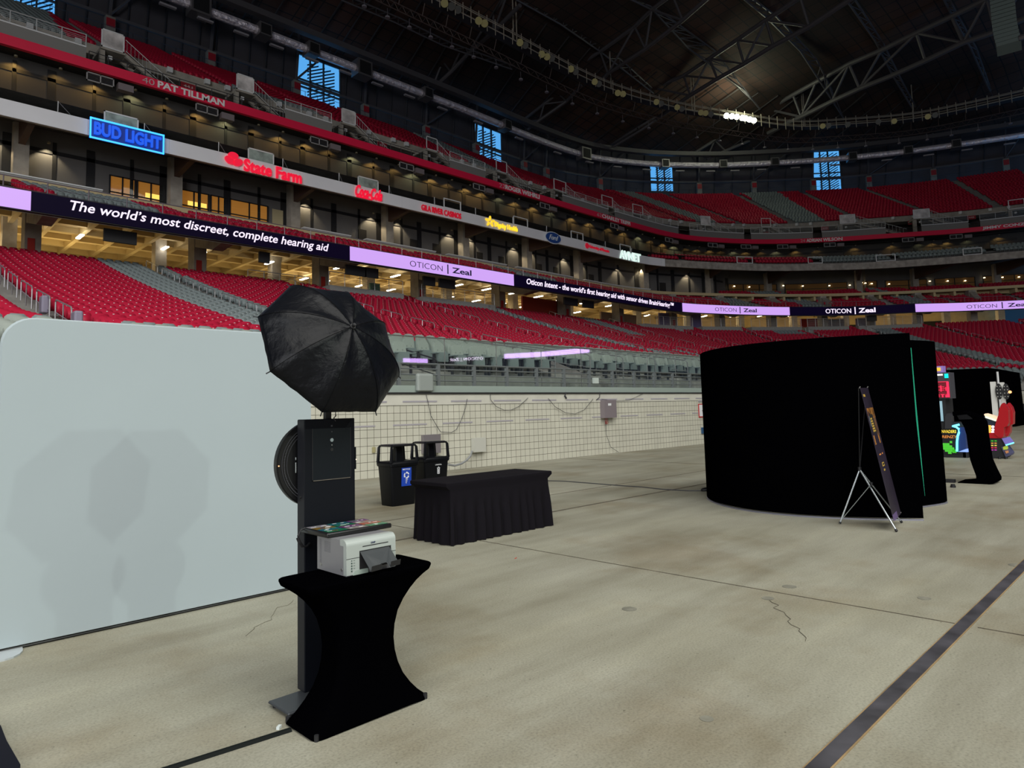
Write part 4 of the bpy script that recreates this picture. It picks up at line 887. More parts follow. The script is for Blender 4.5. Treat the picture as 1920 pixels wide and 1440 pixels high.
# names on the red fascia
M_nm = mat('white fascia lettering', (.85, .83, .83), .5); M_nm2 = mat('pale thin numerals', (.62, .45, .47), .5)
def ru(x, y): return RE.upx(x, y)
for num, nm, a, b, c_, d_, y, lb in [('40', 'PAT TILLMAN', 266, 289, 295, 421, 175, 'leftmost'), ('22', 'ROGER WEHRLI', 936, 947, 947.5, 1011, 360, 'second'), ('62', 'CHARLEY TRIPPI', 1120, 1128, 1129, 1181, 415, 'third'), ('24', 'ADRIAN WILSON', 1501, 1509.5, 1512, 1580, 452, 'fourth'), (None, 'JIMMY CONZELMAN', 0, 0, 1842, 1968, 430, 'rightmost')]:
    s = thing('fascia_name', 'white player name in capitals on the red fascia, the %s of five' % lb, 'lettering')
    if num: mk('numerals', text_on(RE, num, ru(a, y), ru(b, y), 28.83, 29.33, -.03, .03, -.006), M_nm2, s)
    mk('letters', text_on(RE, nm, ru(c_, y), ru(d_, y), 28.80, 29.37, -.03, .03, .034), M_nm, s)
# framed panels standing on the edge of the suite deck
for k, (x, y, gl) in enumerate([(228, 228, 1), (490, 297, 1), (691, 352, 1), (849, 392, 0), (977, 424, 0), (1083, 447, 0), (1173, 468, 0), (1279, 490, 0) if False else (1397, 490, 0), (1529, 492, 0), (1660, 488, 0), (1824, 475, 0)]):
    u = whu(x, y); w = 1.1; s = thing('framed_panel', '%s on the edge of the suite deck' % ('pale reflecting panel in a white frame' if gl else 'empty white rectangular frame'), 'panel', (0, 0, 0), 0, 'reflecting panels on the suite deck edge' if gl else 'white frames on the suite deck edge')
    mb = MB(); z0, z1 = 22.25, 23.25
    for a, b, p, q_ in ((u - w, u + w, z0, z0 + .09), (u - w, u + w, z1 - .09, z1), (u - w, u - w + .09, z0, z1), (u + w - .09, u + w, z0, z1)):
        q = sweep(WH, a, b, [(.02, p), (.02, q_), (.10, q_), (.10, p)], n=1); mb.add(q.v, q.f)
    mk('frame', mb, M_white, s)
    if gl: mk('panel', sweep(WH, u - w, u + w, [(.05, z0), (.05, z1), (.08, z1), (.08, z0)], n=1), mat('painted reflection glass', (.30, .36, .33), .2, noise=.5, nscale=1.2), s)  # reflection painted as uneven pale colour
# thin rails on the suite deck
for k in range(13):
    u = 9.5 + 5.3 * k
    mb = MB().tube([P3(WH, u, .2, 22.3), P3(WH, u, .2, 23.1), P3(WH, u + .9, 1.2, 22.8)], .03, 4); mk('stair_rail', mb, M_rl, cat='railing', label='short thin handrail on the suite deck behind the white band', group='short handrails of the suite deck')

# ---------------------------------------------------------------- railings of the lower tiers
barrier(LE, -15, 134, .25, 14.95, .75, 'club_front_railing', 'thin railing along the top of the ribbon board in front of the club seats', None, nb=2, post=2.1, mt=mat('thin club rail', (.26, .22, .25), .45, .3))
# raised platforms with barriers at the top of the lower bowl
PL = [(28.2, 35.6), (37.7, 46.6), (71.5, 81), (82.5, 88.5), (90, 97.5), (98.5, 105), (106.5, 115.5)]
for k, (a, b) in enumerate(PL):
    struct('platform_kerb', sweep(LT, a, b, [(-1.9, 10.8), (-1.9, 12.35), (.2, 12.35), (.2, 11.0)], n=10), mat('kerb concrete', (.30, .30, .29), .8, noise=.1))
    barrier(LT, a, b, -1.75, 12.35, 1.15, 'platform_railing', 'grey barrier with horizontal bars on the %s raised platform above the lower bowl' % ['first', 'second', 'third', 'fourth', 'fifth', 'sixth', 'last'][k], None, nb=7, post=1.35)
barrier(LT, 22.3, 27.6, .4, 12.1, 1.15, 'platform_railing', 'grey barrier at the top of the red seats left of the umbrella tip', None, nb=7, post=1.35)
M_hr = mat('aisle handrail steel', (.36, .36, .37), .4, .5)
AIS = [-5.5, 4.75, 14.9, 25.6, 36.0, 46.0, 56.5, 67, 78, 88.5, 98, 107.5, 117, 126.5]
AN = ['left of the backdrop corner', 'just above the left corner of the backdrop', 'beside the grey block above the backdrop', 'right of the black umbrella', 'second aisle right of the umbrella', 'third aisle right of the umbrella', 'near the start of the bowl corner', 'in the bowl corner above the black booth', 'behind the black booth', 'in the corner above the booth', 'in the corner right of the booth', 'beside the right grey block', 'near the right edge', 'at the right edge']
def bowlP(u, D, dz=0):
    t = tD(D); a = W_.P(u); b = LT.P(u); p = a + (b - a) * t; return (p[0], p[1], prof(D) + dz)
def bowlN(u, D=30):
    d = LT.P(u) - W_.P(u); return d / np.linalg.norm(d)
for i, u in enumerate(AIS):
    if i == 0: continue
    nseg = 0; D = 25.6 if i < 12 else 20
    while D < 50:
        n = bowlN(u); ta = np.array((n[1], -n[0]))
        def q(D_, z): p = bowlP(u, D_, z); return (p[0] + ta[0] * (.45 if i == 1 else 0), p[1] + ta[1] * (.45 if i == 1 else 0), p[2])
        mb = MB().tube([q(D, 0), q(D, .86), q(D + .08, .95), q(D + 2.3, .95), q(D + 2.4, .86), q(D + 2.4, .0)], .028, 5)
        mb.tube([q(D, .45), q(D + 2.4, .5)], .02, 4); mb.tube([q(D + 1.2, .0), q(D + 1.2, .95)], .022, 4)
        mk('aisle_handrail', mb, M_hr, cat='handrail', label='steel handrail segment on the lower bowl aisle %s' % AN[i], group='handrails of the aisle %s' % AN[i])
        D += 3.36; nseg += 1
# grey bins / boxes hanging on handrails
for x, y, D, lb in [(16.5, 545, 27.5, 'upper grey box on the aisle railing above the backdrop corner'), (104, 588, 22.5, 'lower grey box on the aisle railing at the top edge of the backdrop')]:
    p = bowlP(4.75, D + 2, 0); mk('rail_box', MB().rbox((p[0] + .25, p[1] - .25, p[2] + .25), (p[0] + .5, p[1] + .25, p[2] + .9), .06), mat('mauve grey plastic box', (.26, .24, .32), .5), cat='box', label=lb)

# ---------------------------------------------------------------- railing and glass on the field wall
t = thing('field_wall_railing', 'grey steel railing with five bars on top of the cream block wall', 'railing')
M_fr2 = mat('field railing steel', (.17, .19, .19), .4, .3)
x = 9.2; k = 0
while x < 30:
    mk('post', MB().box((x - .045, 14.93, 2.17), (x + .045, 15.02, 2.98)), M_fr2, t); x += 1.34
for z in (2.34, 2.50, 2.66, 2.82, 2.96):
    mk('bar', MB().tube([(-6, 14.97, z), (30, 14.97, z)], .02 if z < 2.9 else .028, 5), M_fr2, t)
mk('base_plate_glass', MB().box((-6, 14.9, 2.17), (30, 14.92, 2.36)), mat('pale green kick plate', (.30, .36, .32), .3), t)
t = thing('glass_barrier', 'tall clear glass barrier with thin posts behind the field wall railing', 'glass barrier')
gx = [10.3 + 2.05 * k for k in range(9)]
for a, b in zip(gx[:-1], gx[1:]):
    mk('pane', MB().box((a + .01, 15.24, 2.2), (b - .01, 15.255, 3.72)), MATS['clear glazing'] if False else (MATS.get('barrier glass') or glassmat('barrier glass', (.93, .97, .95), .07)), t)
    mk('post', MB().tube([(a, 15.25, 2.2), (a, 15.25, 3.74)], .014, 5), M_steel, t)
mk('top_rail', MB().tube([(gx[0], 15.25, 3.74), (gx[-1], 15.25, 3.74)], .02, 5), M_steel, t)
# matching ribbon board on the opposite side of the stadium, seen only mirrored in the glass
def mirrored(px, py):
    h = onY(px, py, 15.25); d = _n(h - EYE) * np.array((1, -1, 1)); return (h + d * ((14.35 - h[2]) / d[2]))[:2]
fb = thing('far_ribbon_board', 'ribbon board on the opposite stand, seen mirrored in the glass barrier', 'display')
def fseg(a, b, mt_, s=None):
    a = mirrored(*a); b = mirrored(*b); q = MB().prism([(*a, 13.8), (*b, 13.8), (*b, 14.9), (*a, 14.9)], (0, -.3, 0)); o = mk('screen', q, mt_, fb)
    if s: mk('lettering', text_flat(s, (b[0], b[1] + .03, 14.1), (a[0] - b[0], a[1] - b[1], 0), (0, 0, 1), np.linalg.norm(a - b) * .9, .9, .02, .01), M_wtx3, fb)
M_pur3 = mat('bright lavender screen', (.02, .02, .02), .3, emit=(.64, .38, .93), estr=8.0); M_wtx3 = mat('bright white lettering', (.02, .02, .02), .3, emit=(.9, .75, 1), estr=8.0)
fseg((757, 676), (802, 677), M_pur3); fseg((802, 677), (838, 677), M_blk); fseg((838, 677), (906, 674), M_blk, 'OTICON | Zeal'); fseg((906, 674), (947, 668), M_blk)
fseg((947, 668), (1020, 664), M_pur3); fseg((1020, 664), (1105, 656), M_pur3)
# curved handrails inside the padded seat area
for k, (x0, y0, x1, y1, lb) in enumerate([(12.6, 15.9, 12.9, 21.4, 'black curved handrail between padded seats behind the first bin'), (22.3, 16.2, 22.9, 21, 'curved handrail beside the last block of padded seats'), (18.2, 16.2, 18.6, 22, 'long handrail at the ramp opening in the padded seats'), (20.2, 16.2, 20.6, 22, 'second long handrail at the ramp opening'), (24.6, 16.2, 25.4, 24, 'long handrail right of the last block of padded seats'), (27.2, 16.2, 28.4, 24, 'handrail farther right near the black booth'), (30, 16.2, 31.6, 24, 'farthest handrail beside the black booth')]):
    z = lambda y: prof(y) + .95
    mk('seat_area_handrail', MB().tube([(x0, y0, prof(y0)), (x0, y0, z(y0) - .1), (x0, y0 + .12, z(y0)), (x1, y1, z(y1)), (x1, y1 + .1, z(y1) - .12), (x1, y1 + .1, prof(y1))], .025, 5).tube([(x0, y0 + .02, z(y0) - .5), (x1, y1, z(y1) - .5)], .018, 5), M_dark if k == 0 else M_hr, cat='handrail', label=lb)
mk('ramp_side_wall', MB().prism([(18.1, 15.6, 2.15), (18.1, 20.5, 2.15), (18.1, 20.5, prof(20.5) + .9), (18.1, 15.6, 2.55)], (.18, 0, 0)), mat('ramp wall concrete', (.24, .22, .21), .8, noise=.15), cat='wall', label='left low concrete side wall of the ramp opening among the padded seats')
mk('ramp_side_wall', MB().prism([(20.3, 15.6, 2.15), (20.3, 20.5, 2.15), (20.3, 20.5, prof(20.5) + .9), (20.3, 15.6, 2.55)], (.18, 0, 0)), mat('ramp wall concrete', (.24, .22, .21), .8, noise=.15), cat='wall', label='right low concrete side wall of the ramp opening among the padded seats')
c = onY(795.5, 718, 14.85); mk('wall_speaker', MB().rbox((c[0] - .28, 14.76, c[2] - .24), (c[0] + .28, 14.92, c[2] + .26), .07), mat('grey green enclosure', (.27, .30, .28), .5), cat='speaker', label='rounded grey enclosure hung on the railing just right of the umbrella')
c = onY(1112, 714, 15.0); mk('junction_box', MB().box((c[0] - .13, 14.85, c[2] - .1), (c[0] + .13, 14.93, c[2] + .1)), mat('pale green box', (.5, .56, .52), .5), cat='box', label='small pale box fixed to the railing in front of the ramp')

# ---------------------------------------------------------------- seats
def seat_unit(w=.46):
    # local: x across, y towards the row behind (+), z up; returns verts, faces, mat index
    mb = MB(); h = w / 2
    # back shell: rounded top outline, leaning back
    out = [(-h * .92, .36), (h * .92, .36), (h, .62), (h * .94, .80), (h * .62, .87), (-h * .62, .87), (-h * .94, .80), (-h, .62)]
    f = [(x, .14 + (z - .36) * .22, z) for x, z in out]; b = [(x * .96, .18 + (z - .36) * .22, z) for x, z in out]
    mb.add(f + b, [tuple(range(8))[::-1], tuple(range(8, 16))] + [(i, (i + 1) % 8, 8 + (i + 1) % 8, 8 + i) for i in range(8)])
    # folded-up pan
    p = [(-h * .84, .02, .40), (h * .84, .02, .40), (h * .90, -.02, .55), (h * .80, .03, .74), (-h * .80, .03, .74), (-h * .90, -.02, .55)]
    q = [(x, .12, z) for x, y, z in p]
    mb.add(p + q, [tuple(range(6))[::-1], tuple(range(6, 12))] + [(i, (i + 1) % 6, 6 + (i + 1) % 6, 6 + i) for i in range(6)])
    mb.box((h + .005, -.02, .30), (h + .05, .22, .62)); mb.box((h + .01, .10, .0), (h + .04, .16, .32))
    mb.box((-.028, .10, .742), (.028, .125, .775), 1)  # small pale block at the top of the folded pan
    return mb
SU = seat_unit(); SV = np.array(SU.v); SFc = SU.f; SMi = SU.mi
seats = []   # (x, y, z, angle, colour, tier, block)
def stations(cur_pts_fn, u0, u1, pitch, gaps, gap=1.15, start=.35):
    # walk along a row; yields (u) of seats, leaving aisles free
    us = np.linspace(u0, u1, int((u1 - u0) * 4)); P = np.array([cur_pts_fn(u) for u in us]); s = np.concatenate([[0], np.cumsum(np.hypot(*np.diff(P, axis=0).T))])
    gs = [float(np.interp(g, us, s)) for g in gaps if u0 < g < u1]
    edges = [0] + gs + [s[-1]]
    for a, b in zip(edges[:-1], edges[1:]):
        L = b - a - gap; n = int(L / pitch)
        if n < 1: continue
        x = a + gap / 2 + (L - n * pitch) / 2 + pitch / 2
        for k in range(n): yield float(np.interp(x + k * pitch, s, us))
# which stretches of each tier are grey
GL = [(-3.2, 1.0), (11.7, 16.3), (58.0, 62.0), (97.6, 102.5), (127, 131)]
def lower_grey(u, D):
    # the diagonal grey bands of the pattern in the lower bowl
    if 11.7 < u < (16.0 if D > 30 else 15.2): return True
    if 45.2 < u < 48.0: return True
    if 60.5 < u < 64.0 and D > 40: return True
    if 107.6 < u < 110.6: return True
    if 92.5 < u < 96.5 and D > 46: return True
    if 53.2 < u < 56.5 and D < 30: return True
    return False
for k, D in enumerate(ROW):
    t = tD(D); row = lerpc(W_, LT, t)
    padded = D < 24.8; padl = D < 20.6
    plat = D > 49.0
    pad_d = .78 if D < 17 else .62
    runs = [(0.0, 134, .53, AIS)] if not padded else [(0.0, 10.6, .62 if padl else .53, AIS), (10.6, 134, pad_d, [12.7, 20.5, 23.0, 27, 38, 48, 58, 70, 82, 94, 106, 118, 130])]
    for u in [q_ for r_ in runs for q_ in stations(lambda u: row.P(u), *r_, 1.1)]:
        if plat and any(a - .3 < u < b + .3 for a, b in PL): continue
        p = row.P(u); n = row.N(u)
        if padded and 17.9 < p[0] < 20.7 and D < 21: continue
        if padded and p[0] > 40 and D < 19.5 and p[0] < 64: pass
        col = 'pad' if padded and u < 60 and (u > 10.6 or padl) else ('grey' if (padded and D < 22) or lower_grey(u, D) else 'red')
        bl = next((i for i, g in enumerate(AIS[1:]) if u < g), len(AIS) - 1)
        seats.append((p[0], p[1], prof(D) + .0, math.atan2(n[1], n[0]) - PI / 2, col, 'lower', bl))
AC = [-2, 6.5, 17.2, 27.6, 38.1, 48.5, 59, 69.5, 80, 90.5, 101, 109.5, 118.5, 127]
for k, (d, z, ua_, ub_) in enumerate([(d, z, -3, 90.6) for d, z in CR] + [(d, z, 91.4, 134) for d, z in CR2]):
    row = LE.off(d + .2); k = k if k < 8 else k - 8
    for u in stations(lambda u: row.P(u), ua_, ub_, .53, AC, 1.1):
        p = row.P(u); n = row.N(u)
        g = (8.6 - .25 * k) < u < (14.4 - .1 * k) or 49.5 < u + .3 * k < 54 or 86 < u < 91 or (97.5 - .1 * k) < u < 100.3 or 112 < u < 115
        seats.append((p[0], p[1], z, math.atan2(n[1], n[0]) - PI / 2, 'grey' if g else 'red', 'club', next((i for i, q_ in enumerate(AC[1:]) if u < q_), 12)))
row = LE.off(9.0)
for u in stations(lambda u: row.P(u), row.upx(205, 360), row.upx(555, 420), .58, AC, 1.1):
    p = row.P(u); n = row.N(u); seats.append((p[0], p[1], 17.3, math.atan2(n[1], n[0]) - PI / 2, 'red', 'club', 12))
for k in range(4):
    row = WH.off(1.6 + .95 * k)
    for u in stations(lambda u: row.P(u), 78, 134, .56, [84, 94, 104, 114, 124], 1.0):
        p = row.P(u); n = row.N(u); seats.append((p[0], p[1], 22.45 + .35 * k, math.atan2(n[1], n[0]) - PI / 2, 'red' if u < 104 else 'grey', 'suite', 0))
AU = [4.2, 14.8, 25.3, 35.8, 46, 56.6, 67, 77.6, 88, 97.4, 105.8, 113.6, 120.5, 128]
for k in range(UN):
    row = lerpc(B_, T_, (k + .45) / UN)
    for u in stations(lambda u: row.P(u), 0, 134, .55, AU, 1.15):
        p = row.P(u); n = row.N(u)
        g = (1 < u - .3 * (k - 8) * .3 < 12.6 and True) or (26 < u < 36 and k < 2) or (57 < u < 61) or (90.4 < u + .0 * k < 93.5) or (106.2 < u - .03 * (k - 11) < 110.4)
        seats.append((p[0], p[1], 33.2 + .51 * k, math.atan2(n[1], n[0]) - PI / 2, 'grey' if g else 'red', 'upper', next((i for i, q_ in enumerate(AU[1:]) if u < q_), 12)))
S = np.array([(a[0], a[1], a[2] + .6) for a in seats]); PX, PY, PZ = proj(S)
vis = (PX > -4) & (PX < 1924) & (PY > -4) & (PY < 1444) & (PZ > 0)
def inpoly(x, y, poly):
    c = np.zeros(x.shape, bool); n = len(poly)
    for i in range(n):
        x0, y0 = poly[i]; x1, y1 = poly[(i + 1) % n]
        cnd = ((y0 > y) != (y1 > y)) & (x < (x1 - x0) * (y - y0) / ((y1 - y0) + 1e-9) + x0); c ^= cnd
    return c
occ = [[(0, 600), (30, 597), (583, 632), (583, 1200), (0, 1230)], [(483, 595), (543, 535), (645, 551), (715, 618), (748, 706), (707, 771), (603, 773), (505, 697)], [(1327, 662), (1500, 640), (1703, 627), (1750, 640), (1772, 945), (1340, 945)], [(1757, 700), (1893, 697), (1905, 793), (1757, 860)], [(557, 780), (668, 780), (668, 1000), (557, 1000)]]
for po in occ: vis &= ~inpoly(PX, PY, po)
vis &= ~((S[:, 1] < 60) & (S[:, 2] < 4) & (PY > 742))
tiers = np.array([a[5] for a in seats]); cols = np.array([a[4] for a in seats]); dist = np.hypot(S[:, 0], S[:, 1])
BLK = {('lower', i): n for i, n in enumerate(['the block left of the first aisle rail', 'the wide block above the white backdrop', 'the block between backdrop and umbrella', 'the block behind the umbrella', 'the first block right of the umbrella', 'the second block right of the umbrella', 'the block before the bowl corner', 'the first corner block', 'the corner block above the black booth', 'the corner block behind the booth', 'the block right of the black booth', 'the block above the arcade cabinets', 'the last block at the right', 'the right edge block'])}
chosen = set()
me_red = bpy.data.meshes.new('stadium_seat')
def unit_mesh(name, mats):
    me = bpy.data.meshes.new(name); me.from_pydata([tuple(v) for v in SV], [], SFc)
    for q in mats: me.materials.append(q)
    me.polygons.foreach_set('material_index', np.array(SMi, dtype=np.int32)); me.polygons.foreach_set('use_smooth', [True] * len(SFc)); me.update(); return me
UM = {'red': unit_mesh('red_stadium_seat', [M_red, M_dot]), 'grey': unit_mesh('grey_stadium_seat', [M_grey, mat('grey seat dot', (.40, .43, .43), .4)])}
idx = np.where(vis & ((cols == 'red') | (cols == 'grey')))[0]; idx = idx[np.argsort(dist[idx])][:300]
for i in idx:
    a = seats[i]; chosen.add(int(i)); col = a[4]; o = bpy.data.objects.new('stadium_seat', UM[col]); C.objects.link(o); o.location = a[:3]; o.rotation_euler = (0, 0, a[3])
    b = BLK.get((a[5], a[6]), 'the upper blocks')
    ht = 'lowest visible' if a[2] < 4.6 else ('middle' if a[2] < 6.2 else 'higher')
    tag(o, '%s plastic folding seat, %s rows of %s' % (col, ht, b), 'seat', '%s seats, %s rows of %s' % (col, ht, b))
# padded seats with parts
def pad_proto():
    t = thing('padded_seat', 'x', 'seat')
    def rounded(w, z0, z1, y0, y1, r=.09, lean=.0, n=4):
        pts = []
        for cx, cz, a0 in ((w / 2 - r, z1 - r, 0), (-w / 2 + r, z1 - r, 90), (-w / 2 + .03, z0 + .03, 180), (w / 2 - .03, z0 + .03, 270)):
            rr_ = r if cz > (z0 + z1) / 2 else .03
            for k in range(n + 1):
                q = math.radians(a0 + 90 * k / n); pts.append((cx + rr_ * math.cos(q), cz + rr_ * math.sin(q)))
        f = [(x * .93, y0 + (z - z0) * lean - .0, z0 + (z - z0) * .97 + .01) for x, z in pts]; m_ = [(x, y0 + .03 + (z - z0) * lean, z) for x, z in pts]; b = [(x, y1 + (z - z0) * lean, z) for x, z in pts]
        return MB().loft([f, m_, b], True, True)
    bk = mk('backrest', rounded(.47, .48, 1.00, .10, .22, .15, .22), M_pad, t, True)
    mb = MB()
    for x in (-.09, .09): mb.disc((x, .095 + .22 * .25, .74), (0, 1, -.2), .022, .012, 8)
    mk('button', mb, mat('tufting button', (.20, .22, .20), .6), bk)
    mk('folded_pan', rounded(.44, .34, .66, -.04, .09, .05, .05), M_padd, t, True)
    for x in (-.315, .315):
        mk('armrest', MB().rbox((x - .05, -.18, .60), (x + .05, .2, .65), .03), M_padd, t, True)
        mk('leg', MB().box((x - .02, .02, .0), (x + .02, .12, .60)), M_dark, t)
    return t
proto = pad_proto(); first = True
idx = np.where(vis & (cols == 'pad'))[0]; idx = idx[np.argsort(dist[idx])][:300]
for i in idx:
    a = seats[i]; chosen.add(int(i))
    o = proto if first else dup(proto)
    first = False; o.location = a[:3]; o.rotation_euler = (0, 0, a[3])
    rw = 'front' if a[1] < 17 else ('middle' if a[1] < 20.5 else 'back'); seg = 'left of the black handrail' if a[0] < 12.7 else ('between black handrail and ramp' if a[0] < 18 else ('beside the ramp opening' if a[0] < 23 else 'by the black booth'))
    tag(o, 'grey green padded seat, %s rows, %s' % (rw, seg), 'seat', 'padded seats, %s rows, %s' % (rw, seg))
if first: bpy.data.objects.remove(proto)
# everything farther away: one object per colour
for col, mats in (('red', [M_red, M_dot]), ('grey', [M_grey, MATS['grey seat dot']]), ('pad', [M_pad, M_pad])):
    id2 = [i for i in range(len(seats)) if i not in chosen and seats[i][4] == col]
    if not id2: continue
    A = np.array([seats[i][:4] for i in id2]); c, s_ = np.cos(A[:, 3]), np.sin(A[:, 3]); n = len(A); nv = len(SV)
    V = np.empty((n, nv, 3), np.float32)
    V[:, :, 0] = A[:, None, 0] + SV[None, :, 0] * c[:, None] - SV[None, :, 1] * s_[:, None]
    V[:, :, 1] = A[:, None, 1] + SV[None, :, 0] * s_[:, None] + SV[None, :, 1] * c[:, None]
    V[:, :, 2] = A[:, None, 2] + SV[None, :, 2]
    lv = np.concatenate([np.array(f) for f in SFc]); lt = np.array([len(f) for f in SFc]); nl = len(lv)
    me = bpy.data.meshes.new('stadium_seat_rows_' + col); me.vertices.add(n * nv); me.vertices.foreach_set('co', V.ravel())
    LV = (lv[None, :] + (np.arange(n) * nv)[:, None]).ravel().astype(np.int32); LTt = np.tile(lt, n)
    me.loops.add(len(LV)); me.loops.foreach_set('vertex_index', LV); me.polygons.add(len(LTt))
    st = np.concatenate([[0], np.cumsum(LTt)[:-1]]).astype(np.int32); me.polygons.foreach_set('loop_start', st)
    me.polygons.foreach_set('loop_total', LTt.astype(np.int32))
    for q in mats: me.materials.append(q)
    me.polygons.foreach_set('material_index', np.tile(np.array(SMi, np.int32), n)); me.update(calc_edges=True)
    o = bpy.data.objects.new('stadium_seat_rows', me); C.objects.link(o)
    me.polygons.foreach_set('use_smooth', np.ones(len(LTt), bool)); tag(o, {'red': 'distant rows of red folding seats filling the three stadium tiers', 'grey': 'distant grey seats forming the pale stripes in the stadium tiers', 'pad': 'remaining grey green seats behind the field wall'}[col], 'seats', None, 'stuff')
print('seats', len(seats), 'individual', len(chosen))
# ================================================================ things on the hall floor
M_blkcloth = mat('black stretch fabric', (.0006, .0006, .0009), .95, spec=.0)
def fabric():
    mt = mat('white tension fabric', (.33, .382, .402), .8, noise=.015, nscale=1.2, spec=.15); return mt
# ---- white backdrop
t = thing('photo_backdrop', 'large white tension fabric backdrop with a rounded top corner standing behind the photo kiosk', 'backdrop', (2.02, 6.07, 0))
def rrect(x0, x1, z0, z1, r, y, n=8):
    P = []
    for cx, cz, a0 in ((x1 - r, z1 - r, 0), (x0 + r, z1 - r, 90)):
        for k in range(n + 1):
            q = math.radians(a0 + 90 * k / n); P.append((cx + r * math.cos(q), y, cz + r * math.sin(q)))
    P += [(x0, y, z0), (x1, y, z0)]; return P
x0, x1 = .795 - 2.02, 3.242 - 2.02
rg = [rrect(x0 + .012, x1 - .012, .031, 2.378, .20, -.022), rrect(x0, x1, .027, 2.39, .21, 0), rrect(x0 + .012, x1 - .012, .031, 2.378, .20, .022)]
mk('fabric_cover', MB().loft(rg, True, True), fabric(), t, True)
mk('bottom_pole', MB().tube([(x0 + .02, 0, .012), (x1 - .02, 0, .012)], .011, 8), mat('dark pole', (.03, .03, .03), .4, .6), t)
for xx in (x0 + .05, x1 - .05):
    mb = MB(); P = []
    for k in range(9): q = PI * (-.5 + k / 8); P.append((xx + .01 + .13 * math.cos(q), -.02 + .21 * math.sin(q), .0))
    P += [(xx - .05, .19, 0), (xx - .05, -.23, 0)]; mb.prism(P, (0, 0, .012)); mk('flat_foot', mb, mat('pale steel foot', (.48, .52, .54), .4, .3), t)

# ---- photo kiosk
M_kb = mat('satin black steel', (.0035, .0045, .0075), .5, spec=.16); M_ks = mat('graphite side panel', (.012, .013, .017), .5, spec=.25)
kx, ky = 2.105, 3.745
t = thing('photo_kiosk', 'tall slim black photo kiosk with a round ring light behind the printer table', 'photo booth', (kx, ky, 0))
body = mk('body', MB().rbox((1.936 - kx, 3.702 - ky, .035), (2.272 - kx, 3.79 - ky, 1.583), .004, 2), M_kb, t)
mk('side_panel', MB().box((1.9345 - kx, 3.706 - ky, .04), (1.9365 - kx, 3.786 - ky, 1.578)), M_ks, body)
fy = 3.702 - ky
door = mk('access_panel', MB().box((1.985 - kx, fy - .0025, 1.225), (2.240 - kx, fy + .002, 1.525)), mat('blue black panel', (.0045, .007, .010), .5, spec=.2), body)
mb = MB()
for a, b in (((1.983, 1.219), (2.242, 1.2255)), ((1.983, 1.219), (1.9865, 1.527)), ((2.2385, 1.219), (2.242, 1.527))): mb.box((a[0] - kx, fy - .004, a[1]), (b[0] - kx, fy, b[1]))
mk('panel_seam', mb, M_darker, body)
mk('bottom_edge_highlight', MB().box((1.99 - kx, fy - .0045, 1.2195), (2.237 - kx, fy - .004, 1.222)), mat('painted edge highlight', (.25, .22, .18), .4, .5), body)  # pale line paints the highlight along the seam
mk('body_seam', MB().box((1.936 - kx, fy - .0012, .93), (2.272 - kx, fy, .933)), M_darker, body)
for z, r_, mt_ in ((1.455, .011, mat('painted glint dot', (.5, .6, .65), .2, .6)), (1.425, .004, M_steel), (1.398, .010, M_darker), (1.505, .004, mat('dark steel', (.035, .035, .042))), (1.54, .006, M_dark)):  # first disc is pale: a light reflection painted into the hole
    c = onY(622, 800, 3.70); mk('camera_hole', MB().disc((c[0] - kx, fy - .004, z), (0, 1, 0), r_, .003, 14), mt_, body)
mk('thumb_screw', MB().disc((1.9345 - kx, 3.745 - ky, 1.13), (-1, 0, 0), .008, .008, 10), M_darker, body)
mk('base_plate', MB().rbox((1.745 - kx, 3.52 - ky, .022), (2.45 - kx, 3.765 - ky, .034), .01, 3), mat('grey base plate', (.050, .055, .062), .4, .3), t)
mb = MB()
for px, py in ((1.78, 3.56), (1.78, 3.73), (2.42, 3.56), (2.42, 3.73)): mb.disc((px - kx, py - ky, 0), (0, 0, 1), .02, .024, 10)
mk('rubber_foot', mb, M_darker, t)
cz, rr_ = 1.318, .256; cxr = 2.073 - kx
ring = mk('ring_light', MB().disc((cxr, 3.795 - ky, cz), (0, 1, 0), rr_, .055, 56).disc((cxr, 3.80 - ky, cz), (0, 1, 0), rr_ + .008, .025, 56, r_in=rr_ - .02), mat('gloss black plastic', (.004, .004, .005), .35), t, True)
mb = MB()
for q in (.235, .205): mb.disc((cxr, 3.79 - ky, cz), (0, 1, 0), q, .01, 56, r_in=q - .004)
mk('groove', mb, mat('dark grey plastic', (.03, .03, .035), .4), ring)
mb = MB()
for k in range(70):
    a = math.radians(100 + k * 2.3)
    if 1: mb.disc((cxr + .22 * math.cos(a), 3.788 - ky, cz + .22 * math.sin(a)), (0, 1, 0), .0022, .004, 5)
mk('vent_holes', mb, mat('pale vent dot', (.12, .12, .14), .5), ring)
c = onY(522.5, 874, 3.79); mk('status_lamp', MB().disc((c[0] - kx, 3.786 - ky, c[2]), (0, 1, 0), .004, .004, 8), mat('orange status lamp', (.8, .4, .2), .4, emit=(1, .45, .2), estr=1.2), ring)
for z0, z1 in ((1.27, 1.33), (1.345, 1.36)): mk('light_slit', MB().box((1.925 - kx, 3.792 - ky, z0), (1.929 - kx, 3.794 - ky, z1)), mat('pale slit', (.5, .55, .55), .5), ring)
mk('side_knob', MB().rbox((2.325 - kx, 3.79 - ky, 1.26), (2.337 - kx, 3.84 - ky, 1.40), .004, 2), M_kb, t)
c = onY(670, 861, 3.8); mk('side_lamp', MB().disc((2.334 - kx, 3.789 - ky, c[2]), (0, -1, 0), .004, .003, 8), mat('pale lamp', (.9, .8, .7), .4, emit=(1, .8, .65), estr=.8), t)
mk('umbrella_post', MB().box((2.094 - kx, 3.735 - ky, 1.583), (2.130 - kx, 3.765 - ky, 1.86)), M_darker, t)
